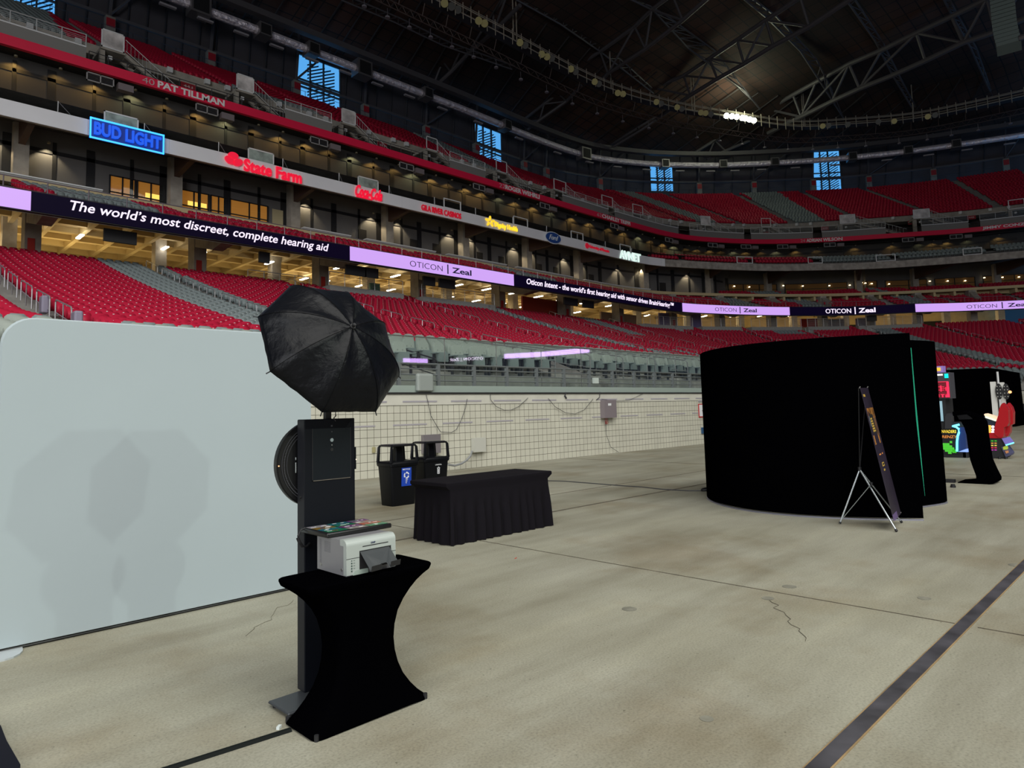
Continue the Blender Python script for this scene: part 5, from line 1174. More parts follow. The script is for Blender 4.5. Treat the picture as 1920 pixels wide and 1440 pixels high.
# ---- umbrella
U0 = EYE + ray(623.2, 653.1) * (4.1 / F); ax = W2 @ _n((1.0907, .8827, 1.0)); e1 = W2 @ _n((1, -1, 0)); e1 = _n(e1 - ax * np.dot(e1, ax)); e2 = np.cross(ax, e1); PH = 2.973
Rr = .4688; Hh = .2435
um = thing('photo_umbrella', 'open black studio umbrella tilted on top of the photo kiosk', 'umbrella', tuple(U0))
def upt(th, s, sag=0):
    # s = 0 at apex .. 1 at rim
    rad = Rr * math.sin(s * 1.25) / math.sin(1.25); h = Hh * (math.cos(s * 1.25) - math.cos(1.25)) / (1 - math.cos(1.25))
    rad *= 1 - sag * (1 - (2 * ((th / (PI / 4)) % 1) - 1) ** 2 * 1.0) * (.0 + s ** 1.4)
    return (e1 * math.cos(th + PH) + e2 * math.sin(th + PH)) * rad + ax * h
NS, NR = 8, 14
mb = MB(); vs = []; fs = []; rnd = random.Random(2)
nt_ = 8 * NS
for j in range(NR + 1):
    s = j / NR
    for i in range(nt_):
        th = 2 * PI * i / nt_; f_ = (i % NS) / NS
        # straight rim between ribs
        rad_fac = math.cos(PI / 8) / math.cos((f_ - .5) * PI / 4)
        sag = 1 - (1 - rad_fac) * (s ** .5) - .022 * math.sin(PI * f_) * s * (1.2 - s)
        p = upt(th, s) * 1.0; a_ = np.dot(p, ax); rp = p - ax * a_
        wob = .0035 * math.sin(7 * f_ * PI + j * 1.1 + i) * math.sin(PI * f_) * s
        vs.append(rp * sag + ax * (a_ + wob - .018 * math.sin(PI * f_) * math.sin(PI * s)))
for j in range(NR):
    for i in range(nt_):
        a = j * nt_ + i; b = j * nt_ + (i + 1) % nt_; fs.append((a, b, b + nt_, a + nt_))
mb.add(vs, fs)
Mum = mat('black umbrella cloth', (.0018, .0021, .0036), .40, spec=.17, bump=.8, nscale=9)
nt3 = Mum.node_tree; b3 = nt3.nodes['Principled BSDF']; b3.inputs['Sheen Weight'].default_value = .05; b3.inputs['Sheen Tint'].default_value = (.35, .45, .6, 1); b3.inputs['Sheen Roughness'].default_value = .4
can = mk('canopy', mb, Mum, um); sol = can.modifiers.new('thickness', 'SOLIDIFY'); sol.thickness = .0012; sol.offset = -1
for p in can.data.polygons: p.use_smooth = True
can.data.set_sharp_from_angle(angle=math.radians(60))
for k in range(8):
    pts = [upt(k * PI / 4, s) * 1.004 + ax * .001 for s in np.linspace(.03, 1.0, 12)]; mk('rib', MB().tube(pts, .0013, 5), mat('rib black', (.001, .001, .0015), .7, spec=.1), um)
    p = upt(k * PI / 4, 1.0); mk('rib_tip', MB().tube([p * .99, p * 1.045 - ax * .012], .0035, 5), M_darker, um)
mk('shaft', MB().tube([ax * (Hh + .03), ax * -.32], .005, 8), M_darker, um); mk('hub_cap', MB().disc(ax * (Hh - .004), ax, .018, .012, 10).disc(ax * (Hh + .008), ax, .010, .02, 8), M_darker, um, True)
mk('tilt_bracket', MB().tube([ax * -.06, np.array((2.112, 3.75, 1.84)) - U0], .014, 8), M_darker, um)
c = onY(628, 780, 3.7) - U0; mk('strap', MB().tube([c + (0, 0, .06), c + (.006, 0, .0), c + (-.008, 0, -.012), c + (.004, 0, -.03)], .004, 5), M_darker, um)

# ---- printer table with stretch cover
tx, ty = 2.067, 3.347
t = thing('printer_table', 'small table in a black hourglass stretch cover carrying the silver printer', 'table', (tx, ty, 0))
prf = [(0, .358, .172, 9), (.012, .352, .170, 9), (.05, .315, .160, 7), (.10, .272, .148, 6), (.16, .232, .138, 5), (.23, .200, .130, 5), (.30, .182, .125, 5), (.37, .176, .124, 5), (.44, .184, .127, 5), (.51, .205, .133, 5), (.57, .235, .141, 6), (.62, .272, .150, 7), (.66, .312, .158, 8), (.69, .350, .166, 10), (.712, .381, .176, 13), (.735, .389, .182, 14), (.744, .388, .181, 14), (.749, .382, .176, 14), (.7505, .36, .16, 12)]
rings = []
for z, hx, hy, nn in prf:
    ring_ = []
    for k in range(72):
        a = 2 * PI * k / 72; c_, s_ = math.cos(a), math.sin(a); ex = 2.0 / nn
        wz = math.sin(PI * min(1, z / .7)); fold = 1 - .012 * wz * math.sin(9 * a + z * 14)
        hem = .018 * abs(math.sin(a * 2)) if z == 0 else 0
        lift = 0
        if z < .06: lift = (.012 - z * .2) * (1 - abs(c_ * s_) * 2) * 1.0
        ring_.append((hx * abs(c_) ** ex * (1 if c_ >= 0 else -1) * fold, hy * abs(s_) ** ex * (1 if s_ >= 0 else -1), z + max(0, lift)))
    rings.append(ring_)
mk('stretch_cover', MB().loft(rings, True, True), M_blkcloth, t, True)
mb = MB()
for sx in (-1, 1):
    for sy in (-1, 1): mb.disc((sx * .335, sy * .152, 0), (0, 0, 1), .012, .03, 8)
mk('leg_cap', mb, M_darker, t)
# ---- dye printer
PX0, PX1, PY0, PY1, PZ0, PZ1 = 1.930, 2.240, 3.238, 3.545, .751, .936
t = thing('photo_printer', 'silver grey photo printer with black paper tray on the black table', 'printer', ((PX0 + PX1) / 2, (PY0 + PY1) / 2, PZ0))
ox, oy, oz = t.location
def L3(x, y, z): return (x - ox, y - oy, z - oz)
M_sil = mat('silver printer housing', (.50, .52, .53), .38, .25); M_sil2 = mat('light printer front', (.33, .365, .345), .35); M_sil3 = mat('printer side steel', (.25, .25, .265), .42, .35)
pr_ = []
for y, z in [(PY1, PZ0), (PY0, PZ0), (PY0, PZ1 - .028), (PY0 + .006, PZ1 - .012), (PY0 + .018, PZ1 - .003), (PY0 + .034, PZ1), (PY1, PZ1)]: pr_.append(L3(PX0, y, z))
hs = mk('housing', MB().prism(pr_, (PX1 - PX0, 0, 0)), M_sil3, t)
fr_ = [(PY0 - .002, PZ0 + .006), (PY0 - .002, PZ1 - .028), (PY0 + .004, PZ1 - .010), (PY0 + .017, PZ1), (PY0 + .034, PZ1 + .003), (PY0 + .07, PZ1 + .003), (PY0 + .07, PZ1 - .001), (PY0 + .034, PZ1 - .001), (PY0 + .02, PZ1 - .03), (PY0 + .02, PZ0 + .006)]
# front shell built as a frame round the dark paper slot
SX0, SX1, SZ0, SZ1 = PX0 + .078, PX1 - .028, PZ0 + .022, PZ0 + .122
mb = MB(); mb.prism([L3(PX0 - .001, PY0 - .004, PZ0 + .004), L3(SX0, PY0 - .004, PZ0 + .004), L3(SX0, PY0 - .004, PZ1 - .03), L3(PX0 - .001, PY0 - .004, PZ1 - .03)], (0, .03, 0))
mb.prism([L3(SX1, PY0 - .004, PZ0 + .004), L3(PX1 + .001, PY0 - .004, PZ0 + .004), L3(PX1 + .001, PY0 - .004, PZ1 - .03), L3(SX1, PY0 - .004, PZ1 - .03)], (0, .03, 0))
mb.prism([L3(SX0, PY0 - .004, SZ1), L3(SX1, PY0 - .004, SZ1), L3(SX1, PY0 - .004, PZ1 - .03), L3(SX0, PY0 - .004, PZ1 - .03)], (0, .03, 0))
curve_ = [(PY0 - .004, PZ1 - .03)] + [(PY0 - .004 + .034 * (1 - math.cos(q)), PZ1 - .03 + .032 * math.sin(q)) for q in np.linspace(.2, PI / 2, 7)] + [(PY0 + .06, PZ1 + .002), (PY0 + .06, PZ1 - .03)]
mb.prism([L3(PX0 - .001, y, z) for y, z in curve_], (PX1 - PX0 + .002, 0, 0)); mk('front_cover', mb, M_sil2, t)
mk('paper_slot', MB().box(L3(SX0, PY0 - .001, SZ0), L3(SX1, PY0 + .001, SZ1)), M_darker, t)
mb = MB(); mb.box(L3(PX0 - .0015, PY0 - .0048, PZ0 + .088), L3(SX0, PY0 - .0035, PZ0 + .0905)); mb.box(L3(SX1, PY0 - .0048, PZ0 + .088), L3(PX1 + .0015, PY0 - .0035, PZ0 + .0905)); mb.box(L3(SX0 + .02, PY0 - .0048, SZ1 + .018), L3(SX1 - .02, PY0 - .0035, SZ1 + .0225))
mk('front_seam', mb, M_darker, t)
mk('printed_mark', text_flat('DNP', L3(PX0 + .150, PY0 - .0055, PZ1 - .034), (1, 0, 0), (0, 0, 1), .028, .009, .001, .02), mat('navy print', (.01, .02, .08), .5), t)
mb = MB()
for k in range(5): mb.disc(L3(PX0 + .030 + .022 * 0, PY0 - .006, PZ0 + .078 - .0135 * k), (0, 1, 0), .0042 if k else .0028, .003, 8)
for k in range(4): mb.box(L3(PX0 + .040, PY0 - .0055, PZ0 + .077 - .0135 * k), L3(PX0 + .050, PY0 - .0042, PZ0 + .0785 - .0135 * k))
mk('control_buttons', mb, mat('dark green button', (.04, .07, .06), .4), t)
mb = MB(); mb.prism([L3(PX0 + .035, PY0 - .012, PZ0 + .002), L3(SX0 + .05, PY0 - .012, PZ0 + .002), L3(SX0 + .05, PY0 - .008, PZ0 + .024), L3(PX0 + .05, PY0 - .008, PZ0 + .024)], (0, .01, 0)); mk('lower_bezel', mb, mat('sage grey bezel', (.22, .27, .24), .4), t)
# output tray
A = L3(SX0 + .006, PY0 - .002, SZ1 - .008); Bp = L3(SX1 - .012, PY0 - .002, SZ1 - .008); Cq = L3(SX1 + .0, PY0 - .085, PZ0 + .028); Dq = L3(SX0 + .02, PY0 - .085, PZ0 + .020)
nx = (np.array(Cq) - np.array(Dq)); ctr = (np.array(Dq) + np.array(Cq)) / 2; notch = [ctr + nx * .16, ctr + nx * .1 + (0, .02, .024), ctr - nx * .1 + (0, .02, .024), ctr - nx * .16]
mk('paper_tray', MB().prism([A, Bp, Cq] + [tuple(p) for p in notch] + [Dq], (0, .001, .0025)), mat('charcoal tray', (.022, .027, .030), .5), t)
for a, b in ((np.array(Dq), notch[3]), (notch[0], np.array(Cq))): mk('tray_lip', MB().prism([a, b, b + (0, -.008, .030), a + (0, -.008, .030)], (0, -.0025, 0)), M_darker, t)
mb = MB()
for y, z in ((PY0 + .045, PZ0 + .030), (PY1 - .045, PZ0 + .030)): mb.disc(L3(PX0 + .0005, y, z), (-1, 0, 0), .0075, .003, 12)
mk('side_screw', mb, M_steel, t)
mb = MB()
for i in range(10):
    for j in range(8): mb.box(L3(PX0 - .0006, PY1 - .085 - .0085 * j, PZ0 + .105 + .006 * i), L3(PX0, PY1 - .0805 - .0085 * j, PZ0 + .108 + .006 * i))
for i in range(20):
    for j in range(4): mb.box(L3(PX0 - .0006, PY1 - .030 - .006 * j, PZ0 + .04 + .0065 * i), L3(PX0, PY1 - .0268 - .006 * j, PZ0 + .0435 + .0065 * i))
mk('vent_slots', mb, mat('vent shadow grey', (.13, .13, .14), .6), t)
# display tray with photo prints on top of the printer
TX0, TX1, TY0, TY1, TZ = 1.902, 2.322, 3.385, 3.690, .938
t = thing('sample_board', 'thin black board covered with colourful photo samples lying on the printer', 'board', ((TX0 + TX1) / 2, (TY0 + TY1) / 2, TZ))
ox, oy, oz = t.location
mk('board', MB().rbox(L3(TX0, TY0, TZ), L3(TX1, TY1, TZ + .026), .008, 3), mat('gloss black board', (.006, .006, .007), .3), t, True)
pc = [(.02, .35, .16), (.6, .12, .04), (.22, .06, .42), (.05, .3, .42), (.62, .6, .55), (.02, .04, .25), (.5, .3, .05), (.35, .1, .4), (.1, .42, .2), (.7, .68, .72)]
rp = random.Random(11); q = 0
for gx_ in range(3):
    for gy_ in range(4):
        a = TX0 + .022 + gx_ * .132; b = TY0 + .022 + gy_ * .067
        c_ = pc[(gx_ * 4 + gy_ * 3) % 10]; pm = mk('photo_sample', MB().box(L3(a, b, TZ + .026), L3(a + .120, b + .058, TZ + .0275)), mat('sample print %d' % ((gx_ * 4 + gy_ * 3) % 10), tuple(.30 * v for v in c_), .3), t)
        mb = MB(); mb2 = MB()
        for k in range(4):
            u = a + .004 + rp.random() * .08; v = b + .004 + rp.random() * .035; (mb if k % 2 else mb2).box(L3(u, v, TZ + .0275), L3(u + .015 + rp.random() * .02, v + .008 + rp.random() * .008, TZ + .0278))
        mk('printed_figure', mb, mat('sample white', (.75, .75, .75), .3), pm); mk('printed_figure', mb2, mat('sample print %d' % ((q * 7 + 1) % 10), tuple(.5 * v for v in pc[(q * 7 + 1) % 10]), .3), pm); q += 1
# power lead
cab = [(1.945, 3.69, .955), (1.915, 3.66, .965), (1.885, 3.655, .955), (1.870, 3.655, .925), (1.872, 3.655, .895), (1.895, 3.66, .862), (1.93, 3.67, .858), (1.955, 3.68, .872)]
mk('power_lead', MB().tube(cab, .005, 6).tube([(1.869, 3.655, .915), (1.880, 3.656, .888), (1.900, 3.662, .862)], .010, 8), M_darker, cat='cable', label='black power lead with a plug looping at the left side of the kiosk')
# cable ramp and tape
p, q = px0(545, 1369), px0(318, 1441); d = _n(q - p); q2 = q + d * .8; n_ = np.array((-d[1], d[0]))
pts = [p + n_ * .024, p - n_ * .024, q2 - n_ * .024, q2 + n_ * .024]; mid = [p + n_ * .010, p - n_ * .010, q2 - n_ * .010, q2 + n_ * .010]
mk('cable_cover', MB().loft([[(*v, 0) for v in pts], [(*v, .011) for v in mid]], True, True), mat('black rubber', (.003, .0045, .004), .6, spec=.12), cat='cable cover', label='long black rubber cable cover running from the black table to the lower left')
c = px0(523, 1366); mk('tape_piece', MB().box((c[0] - .015, c[1] - .008, .0), (c[0] + .015, c[1] + .008, .014), rz=.7), mat('white tape', (.55, .6, .6), .5), cat='tape', label='small white tape piece at the rear left foot of the black table')
P = [px0(-60, 1340), px0(1, 1371), px0(12, 1400), px0(38, 1446), px0(20, 1500), px0(-120, 1500)]
mk('black_equipment_cloth', MB().prism([(*v, .0) for v in P], (0, 0, .03)), mat('black blue plastic', (.004, .0045, .010), .6, spec=.12), cat='cloth', label='dark curved edge of an object lying at the lower left corner')

# ---- skirted table
t = thing('skirted_table', 'long black table with a pleated floor-length cover beside the bins', 'table', (6.17, 6.83, 0))
ox, oy, oz = t.location; HX, HY = .955, .372
def tring(z, k_):
    out = []; n = 168
    # perimeter walked at even steps
    cor = [(HX, -HY), (HX, HY), (-HX, HY), (-HX, -HY)]; per = 4 * (HX + HY); 
    flare = .012 + .03 * (1 - z / .7) if z < .7 else 0
    inn = .075 if z < .66 else .0
    for i in range(n):
        s = per * i / n
        if s < 2 * HX: x, y, nx_, ny_ = -HX + s, -HY, 0, -1
        elif s < 2 * HX + 2 * HY: x, y, nx_, ny_ = HX, -HY + (s - 2 * HX), 1, 0
        elif s < 4 * HX + 2 * HY: x, y, nx_, ny_ = HX - (s - 2 * HX - 2 * HY), HY, 0, 1
        else: x, y, nx_, ny_ = -HX, HY - (s - 4 * HX - 2 * HY), -1, 0
        pl = k_ * (math.sin(s * 38 + math.sin(s * 9)) * .028 + .008 * math.sin(s * 91))
        m_ = 1 - inn / HX
        mx_ = (HX - inn * 1.15 + flare) / HX; my_ = (HY - inn * .35 + flare) / HY
        ex = x * mx_ + nx_ * pl; ey = y * my_ + ny_ * pl
        out.append((ex, ey, z + (.012 * abs(math.sin(s * 19 + 1)) if z < .01 else 0)))
    return out
rings = [tring(z, k_) for z, k_ in ((0, 1), (.08, 1), (.2, .95), (.32, .8), (.42, .5), (.5, .18), (.56, .02), (.62, 0), (.655, 0))]
rings += [[(x, y, z) for x, y, _ in tring(.7, 0)] for z in (.708, .72, .742)]
rings += [[(x * .992, y * .98, .75) for x, y, _ in tring(.7, 0)], [(x * .9, y * .9, .751) for x, y, _ in tring(.7, 0)]]
mk('pleated_cover', MB().loft(rings, True, True), mat('black table cloth', (.0062, .0052, .0075), .9, spec=.1), t, True)
mk('leg', MB().tube([(-.83, -.352, 0), (-.83, -.345, .3)], .016, 8), M_darker, t)

# ---- bins
def bin_(x0, y0, w, d, lab, sticker, full=True):
    t = thing('waste_bin', lab, 'bin', (x0 + w / 2, y0 + d / 2, 0)); hw, hd = w / 2, d / 2
    Mb_ = mat('black bin plastic', (.003, .0035, .005), .42, spec=.2)
    def rr4(k, z, r=.05):
        out = []; a_, b_ = hw * k, hd * k
        for cx_, cy_, a0 in ((a_ - r, b_ - r, 0), (-a_ + r, b_ - r, 90), (-a_ + r, -b_ + r, 180), (a_ - r, -b_ + r, 270)):
            for j in range(4): q = math.radians(a0 + 30 * j); out.append((cx_ + r * math.cos(q), cy_ + r * math.sin(q), z))
        return out
    mk('body', MB().loft([rr4(.80, 0), rr4(.82, .02), rr4(.96, .68), rr4(1.02, .69), rr4(1.02, .725)], True, True), Mb_, t, True)
    ld = mk('lid', MB().loft([rr4(1.04, .715), rr4(1.04, .74), rr4(.97, .765), rr4(.90, .77)], True, True), Mb_, t, True)
    mb = MB(); zt = 1.055
    for sx in (-1, 1):
        for sy in (-1, 1):
            b_ = [(sx * hw * .93, sy * hd * .90, .75), (sx * hw * .88, sy * hd * .86, zt - .04), (sx * hw * .80, sy * hd * .82, zt - .01)]; mb.tube(b_, .034, 6, r2=.018)
        mb.tube([(sx * hw * .80, -hd * .82, zt - .012), (sx * hw * .80, hd * .82, zt - .012)], .018, 6)
    for sy in (-1, 1): mb.tube([(-hw * .82, sy * hd * .82, zt - .012), (hw * .82, sy * hd * .82, zt - .012)], .018, 6)
    mk('handle_frame', mb, Mb_, ld, True)
    mk('lid_top', MB().rbox((-hw * .86, -hd * .84, zt - .018), (hw * .86, hd * .84, zt + .012), .03, 3), mat('bin lid top', (.012, .010, .016), .25), ld, True)
    mk('centre_divider', MB().loft([rr4(.30, .76, .02), rr4(.22, 1.04, .02)], True, True), Mb_, ld)
    # sticker on the long front side
    X = (1, 0, 0); y_ = -hd * .93
    if sticker == 'RECYCLE':
        s = mk('sticker', MB().prism([(-.08, -.2135, .335), (.13, -.2135, .335), (.13, -.2285, .655), (-.08, -.2285, .655)], (0, -.003, 0)), mat('blue sticker', (.01, .055, .42), .4), t, label='blue recycling sticker')
        tm = mat('white print', (.8, .82, .85), .4); up = _n((0, -.015, .32)); g0 = lambda u, v: np.array((-.08 + u * 1.05, -.2135 - .0045 - .015 * v * 1.14 / .32, .335 + v * 1.14))
        mk('lettering', text_flat('RECYCLE', g0(.02, .245), X, up, .16, .024, .001, .02), tm, s)
        mb = MB(); cc = g0(.10, .165)
        for k in range(3):
            a0 = PI / 2 + k * 2 * PI / 3; pt = lambda r_, q_: cc + np.array(X) * r_ * math.cos(q_) + up * r_ * math.sin(q_)
            arc = np.linspace(a0 - .15, a0 - 1.35, 5)
            mb.prism([pt(.036, q_) for q_ in arc] + [pt(.058, q_) for q_ in arc[::-1]], (0, -.001, 0))
            mb.prism([pt(.024, a0 - .15), pt(.047, a0 + .42), pt(.070, a0 - .15)], (0, -.001, 0))
        mk('recycling_symbol', mb, tm, s)
        mb = MB()
        for k in range(6): o = g0(.08 + .006 * (k % 2), .105 - .013 * k); mb.prism([o, o + np.array(X) * (.05 - .006 * k), o + np.array(X) * (.05 - .006 * k) + up * .006, o + up * .006], (0, -.001, 0))
        mk('small_print', mb, tm, s)
    else:
        tm = mat('white print', (.8, .82, .85), .4); up = _n((0, -.015, .32)); g0 = lambda u, v: np.array((-.05 + u, -.2135 - .0025 - .015 * v * 1.14 / .32, .335 + v * 1.14)); 
        s = mk('lettering', text_flat('LANDFILL', g0(.0, .245), X, up, .15, .022, .001, .02), tm, t)
        mb = MB(); cc = g0(.075, .15)
        for a, b, c_, d_ in ((-.028, -.055, -.016, .05), (.016, -.055, .028, .05), (-.028, -.055, .028, -.045), (-.036, .05, .036, .062), (-.012, .07, .012, .08), (-.007, -.035, .007, .035)):
            mb.prism([cc + np.array(X) * a + up * b, cc + np.array(X) * c_ + up * b, cc + np.array(X) * c_ + up * d_, cc + np.array(X) * a + up * d_], (0, -.001, 0))
        mk('bin_symbol', mb, tm, t)
    return t
bin_(6.81, 9.93, .60, .46, 'black plastic bin with open frame lid and a blue recycling sticker', 'RECYCLE')
bin_(7.78, 10.25, .60, .46, 'black plastic bin with white landfill lettering behind the recycling bin', 'LANDFILL')

# ---- things on the cream wall
YW = 14.835
def wallbox(name, x0, y0, x1, y1, d, mt_, lab, cat_, r=.01):
    a = onY(x0, y1, YW); b = onY(x1, y0, YW); return mk(name, MB().box((a[0], YW - d, a[2]), (b[0], YW, b[2])), mt_, cat=cat_, label=lab), a, b
wallbox('wall_cabinet', 790, 814, 821, 851, .12, mat('mauve grey cabinet', (.22, .20, .21), .4, .3), 'grey metal cabinet on the cream wall above the landfill bin', 'cabinet')
wallbox('wall_box', 884, 820, 905, 848, .14, mat('cream metal cover', (.50, .50, .44), .5), 'cream square box on the wall right of the bins', 'box')
o, a, b = wallbox('electrical_box', 1126, 750, 1147, 784, .2, mat('mauve grey box', (.20, .18, .20), .4), 'mauve grey electrical box with loose wires high on the cream wall', 'box')
mk('white_label', MB().box((a[0] + .2, YW - .204, b[2] - .2), (a[0] + .38, YW - .2, b[2] - .12)), M_white, o)
mb = MB()
for k in range(4): mb.tube([(a[0] + .2 + .04 * k, YW - .05, a[2]), (a[0] + .18 + .05 * k, YW - .07, a[2] - .12 - .05 * (k % 2)), (a[0] + .22 + .03 * k, YW - .04, a[2] - .22)], .008, 4)
mk('loose_wires', mb, mat('red wire', (.4, .05, .04), .5), o)
o, a, b = wallbox('wall_notice', 1310, 757, 1323.5, 783, .02, mat('red notice border', (.45, .03, .03), .5), 'white notice with a red border on the cream wall beside the black booth', 'sign')
mk('white_sheet', MB().box((a[0] + .05, YW - .024, a[2] + .05), (b[0] - .05, YW - .02, b[2] - .04)), M_white, o)
cx_ = (a[0] + b[0]) / 2; cz_ = (a[2] + b[2]) / 2; mk('black_symbol', MB().disc((cx_, YW - .026, cz_ + .06), (0, 1, 0), .03, .002, 8).box((cx_ - .06, YW - .026, cz_ - .02), (cx_ + .06, YW - .024, cz_ + .01)).disc((cx_, YW - .026, cz_ - .09), (0, 1, 0), .025, .002, 8), M_darker, o)
wallbox('blue_outlet', 1315, 801, 1321, 813, .06, mat('blue outlet', (.02, .07, .16), .4), 'small dark blue outlet box low on the wall beside the black booth', 'outlet')
wallbox('wall_outlet', 697.5, 838, 703, 849, .03, mat('tan outlet', (.34, .31, .16), .5), 'small tan outlet on the wall left of the recycling bin', 'outlet')
wallbox('number_plate', 1309, 750, 1320, 753.5, .02, M_strip, 'small grey plate above the red-bordered notice', 'plate')
def wcable(pts, r, lab, mt_=None, nm='wall_cable'):
    mk(nm, MB().tube([tuple(onY(x, y, 14.79)) for x, y in pts], r, 5), mt_ or M_dark, cat='cable', label=lab)
wcable([(799, 740), (803, 756), (808, 780), (818, 797), (826, 810)], .008, 'thin dark cable hanging from the coping above the landfill bin')
wcable([(827, 810), (846, 811), (856, 805), (866, 785), (873, 764), (876, 748)], .008, 'thin cable drooping in a loop left of the middle of the cream wall')
wcable([(919, 737), (920, 750), (930, 762), (945, 769), (958, 769), (973, 762), (990, 746)], .008, 'thin cable loop hanging under the ramp area')
wcable([(1028, 747), (1040, 762), (1060, 774), (1078, 776), (1096, 768), (1112, 748)], .008, 'thin cable loop left of the electrical box')
wcable([(1125, 735), (1124, 745), (1118, 750)], .012, 'short dark cable curling over the coping above the electrical box')
wcable([(1061, 736), (1059, 742), (1062, 747)], .03, 'thick dark cable end bent over the coping')
wcable([(1128, 748), (1150, 752), (1180, 750), (1206, 738)], .006, 'thin cable rising right of the electrical box')
wcable([(1136, 790), (1137, 815), (1145, 838), (1160, 848)], .007, 'thin cable dropping from the electrical box to the floor')
mk('grey_hose', MB().tube([tuple(onY(885, 846, 14.75))] + [tuple(onY(x, y, 14.6 - .05 * k)) for k, (x, y) in enumerate([(882, 855), (876, 862), (866, 869), (852, 873), (840, 871)])], .03, 7), mat('grey hose', (.25, .26, .26), .5), cat='hose', label='thick grey hose curving from the cream box down behind the bins')
fc = [px0(x, y) for x, y in ((1026, 902), (1060, 903), (1110, 907), (1160, 911), (1205, 914), (1240, 918), (1290, 921), (1330, 921))]
mk('floor_cable', MB().tube([(*v, .008) for v in fc], .010, 6), M_dark, cat='cable', label='thin black cable lying on the floor between the skirted table and the black booth')
c = px0(1333, 920); pts = [(c[0] + .25 * math.cos(a) * (1 + .1 * math.sin(3 * a)), c[1] + .12 * math.sin(a), .02 + .008 * (a / 6)) for a in np.linspace(0, 20, 60)]
mk('cable_coil', MB().tube(pts, .014, 5), M_darker, cat='cable', label='small pile of coiled black cable at the left foot of the black booth')

# ---- curved black booth
def smooth(P, n=60, closed=False):
    P = np.array(P, float); s = np.concatenate([[0], np.cumsum(np.linalg.norm(np.diff(P, axis=0), axis=1))]); out = []
    T = np.gradient(P, s, axis=0)
    for x in np.linspace(0, s[-1], n):
        i = min(len(P) - 2, max(0, int(np.searchsorted(s, x, 'right') - 1))); h = s[i + 1] - s[i]; t = (x - s[i]) / h
        out.append((2*t**3-3*t**2+1)*P[i] + (t**3-2*t**2+t)*h*T[i] + (-2*t**3+3*t**2)*P[i+1] + (t**3-t**2)*h*T[i+1])
    return np.array(out)
bx, by = 11.6, 4.6
t = thing('fabric_booth', 'large curved black fabric booth wall standing right of the middle of the hall', 'booth', (bx, by, 0))
Pp = smooth([(10.31, 2.72), (10.08, 3.11), (9.80, 3.77), (9.72, 4.3), (9.78, 4.85), (10.02, 5.38), (10.4, 5.84), (11.0, 6.25), (11.7, 6.4), (12.5, 6.2), (13.1, 5.6), (13.3, 4.7), (13.1, 3.8), (12.72, 3.2), (12.24, 2.90), (11.85, 2.96), (11.55, 3.06)], 90)
def wallpath(P, z0, z1, th):
    g = np.gradient(P, axis=0); g /= np.linalg.norm(g, axis=1)[:, None]; nn = np.stack([g[:, 1], -g[:, 0]], 1) * th / 2
    return MB().loft([[(*(p + n), z0), (*(p + n), z1 - .01), (*(p + n * .6), z1), (*(p - n * .6), z1), (*(p - n), z1 - .01), (*(p - n), z0)] for p, n in zip(P, nn)], True, True)
Pl = Pp - np.array((bx, by))
mk('fabric_wall', wallpath(Pl, .035, 2.515, .05), M_blkcloth, t, True)
mk('base_tube', wallpath(Pl, .0, .02, .06), mat('grey base tube', (.22, .22, .26), .4, .5), t)
gl = [(11.5, 3.062), (11.5, 3.052)]
p0 = onX(1706.0, 652, 10.4); p1 = onX(1708.3, 652, 10.4); p2 = onX(1717.8, 760, 10.4); p3 = onX(1714.6, 760, 10.4); p4 = onX(1734, 930, 10.4)
off_ = np.array((bx, by, 0))
mk('green_lining_edge', MB().prism([p0 - off_, p1 - off_, p2 - off_, p4 - off_, p3 - off_], (.01, 0, 0)), mat('glowing green lining', (.01, .30, .17), .6, emit=(.0, .3, .15), estr=.25), t, label='green lining showing in the gap')  # strip given its own glow to look lit
# ---- banner stand
t = thing('banner_stand', 'slim banner on silver folding legs seen almost edge on in front of the black booth', 'banner', (9.5, 3.05, 0)); off_ = np.array((9.5, 3.05, 0))
B0, B1, T1_, T0_ = [np.array(v) - off_ for v in ((9.28, 2.77, .12), (9.90, 2.862, .13), (9.92, 3.162, 1.785), (9.30, 3.057, 1.775))]
def bnr(u, v): return (B0 * (1 - u) + B1 * u) * (1 - v) + (T0_ * (1 - u) + T1_ * u) * v
bn = np.cross(B1 - B0, T0_ - B0); bn /= np.linalg.norm(bn)
bn = bn if bn[1] < 0 else -bn
sheet = mk('printed_sheet', MB().prism([B0, B1, T1_, T0_], -bn * .002), mat('dark violet print', (.020, .014, .028), .4, noise=.3, nscale=3), t)
def patch(u0, u1, v0, v1, m_, nm='printed_area', k=1):
    return mk(nm, MB().prism([bnr(u0, v0) + bn * .001 * k, bnr(u1, v0) + bn * .001 * k, bnr(u1, v1) + bn * .001 * k, bnr(u0, v1) + bn * .001 * k], bn * .0008), m_, sheet)
Mo = mat('orange glow print', (.30, .13, .03), .4, noise=.7, nscale=5); Mg = mat('gold print', (.55, .36, .06), .4); Mbz = mat('grey blue print', (.14, .16, .18), .4)
patch(.12, .95, .76, .84, Mo); patch(.55, .92, .62, .78, mat('brown print', (.12, .06, .03), .5, noise=.6, nscale=6)); patch(.10, .80, .56, .63, Mo)
patch(.22, .62, .64, .79, M_darker, 'arched_window', 2); patch(.12, .2, .70, .78, Mbz, 'printed_figure', 2)
for k in range(6): patch(.24, .55 - .02 * k, .655 + k * .019, .668 + k * .019, Mg, 'gold_line', 3)
patch(.25, .7, .476, .486, mat('orange flare print', (.8, .30, .08), .4, emit=(.0, 0, 0), estr=0), 'orange_flare', 2)
patch(.3, .58, .39, .42, Mg, 'gold_mark', 2); patch(.35, .52, .398, .412, M_darker, 'gold_mark_inner', 3); patch(.34, .48, .355, .37, Mg, 'gold_mark', 2)
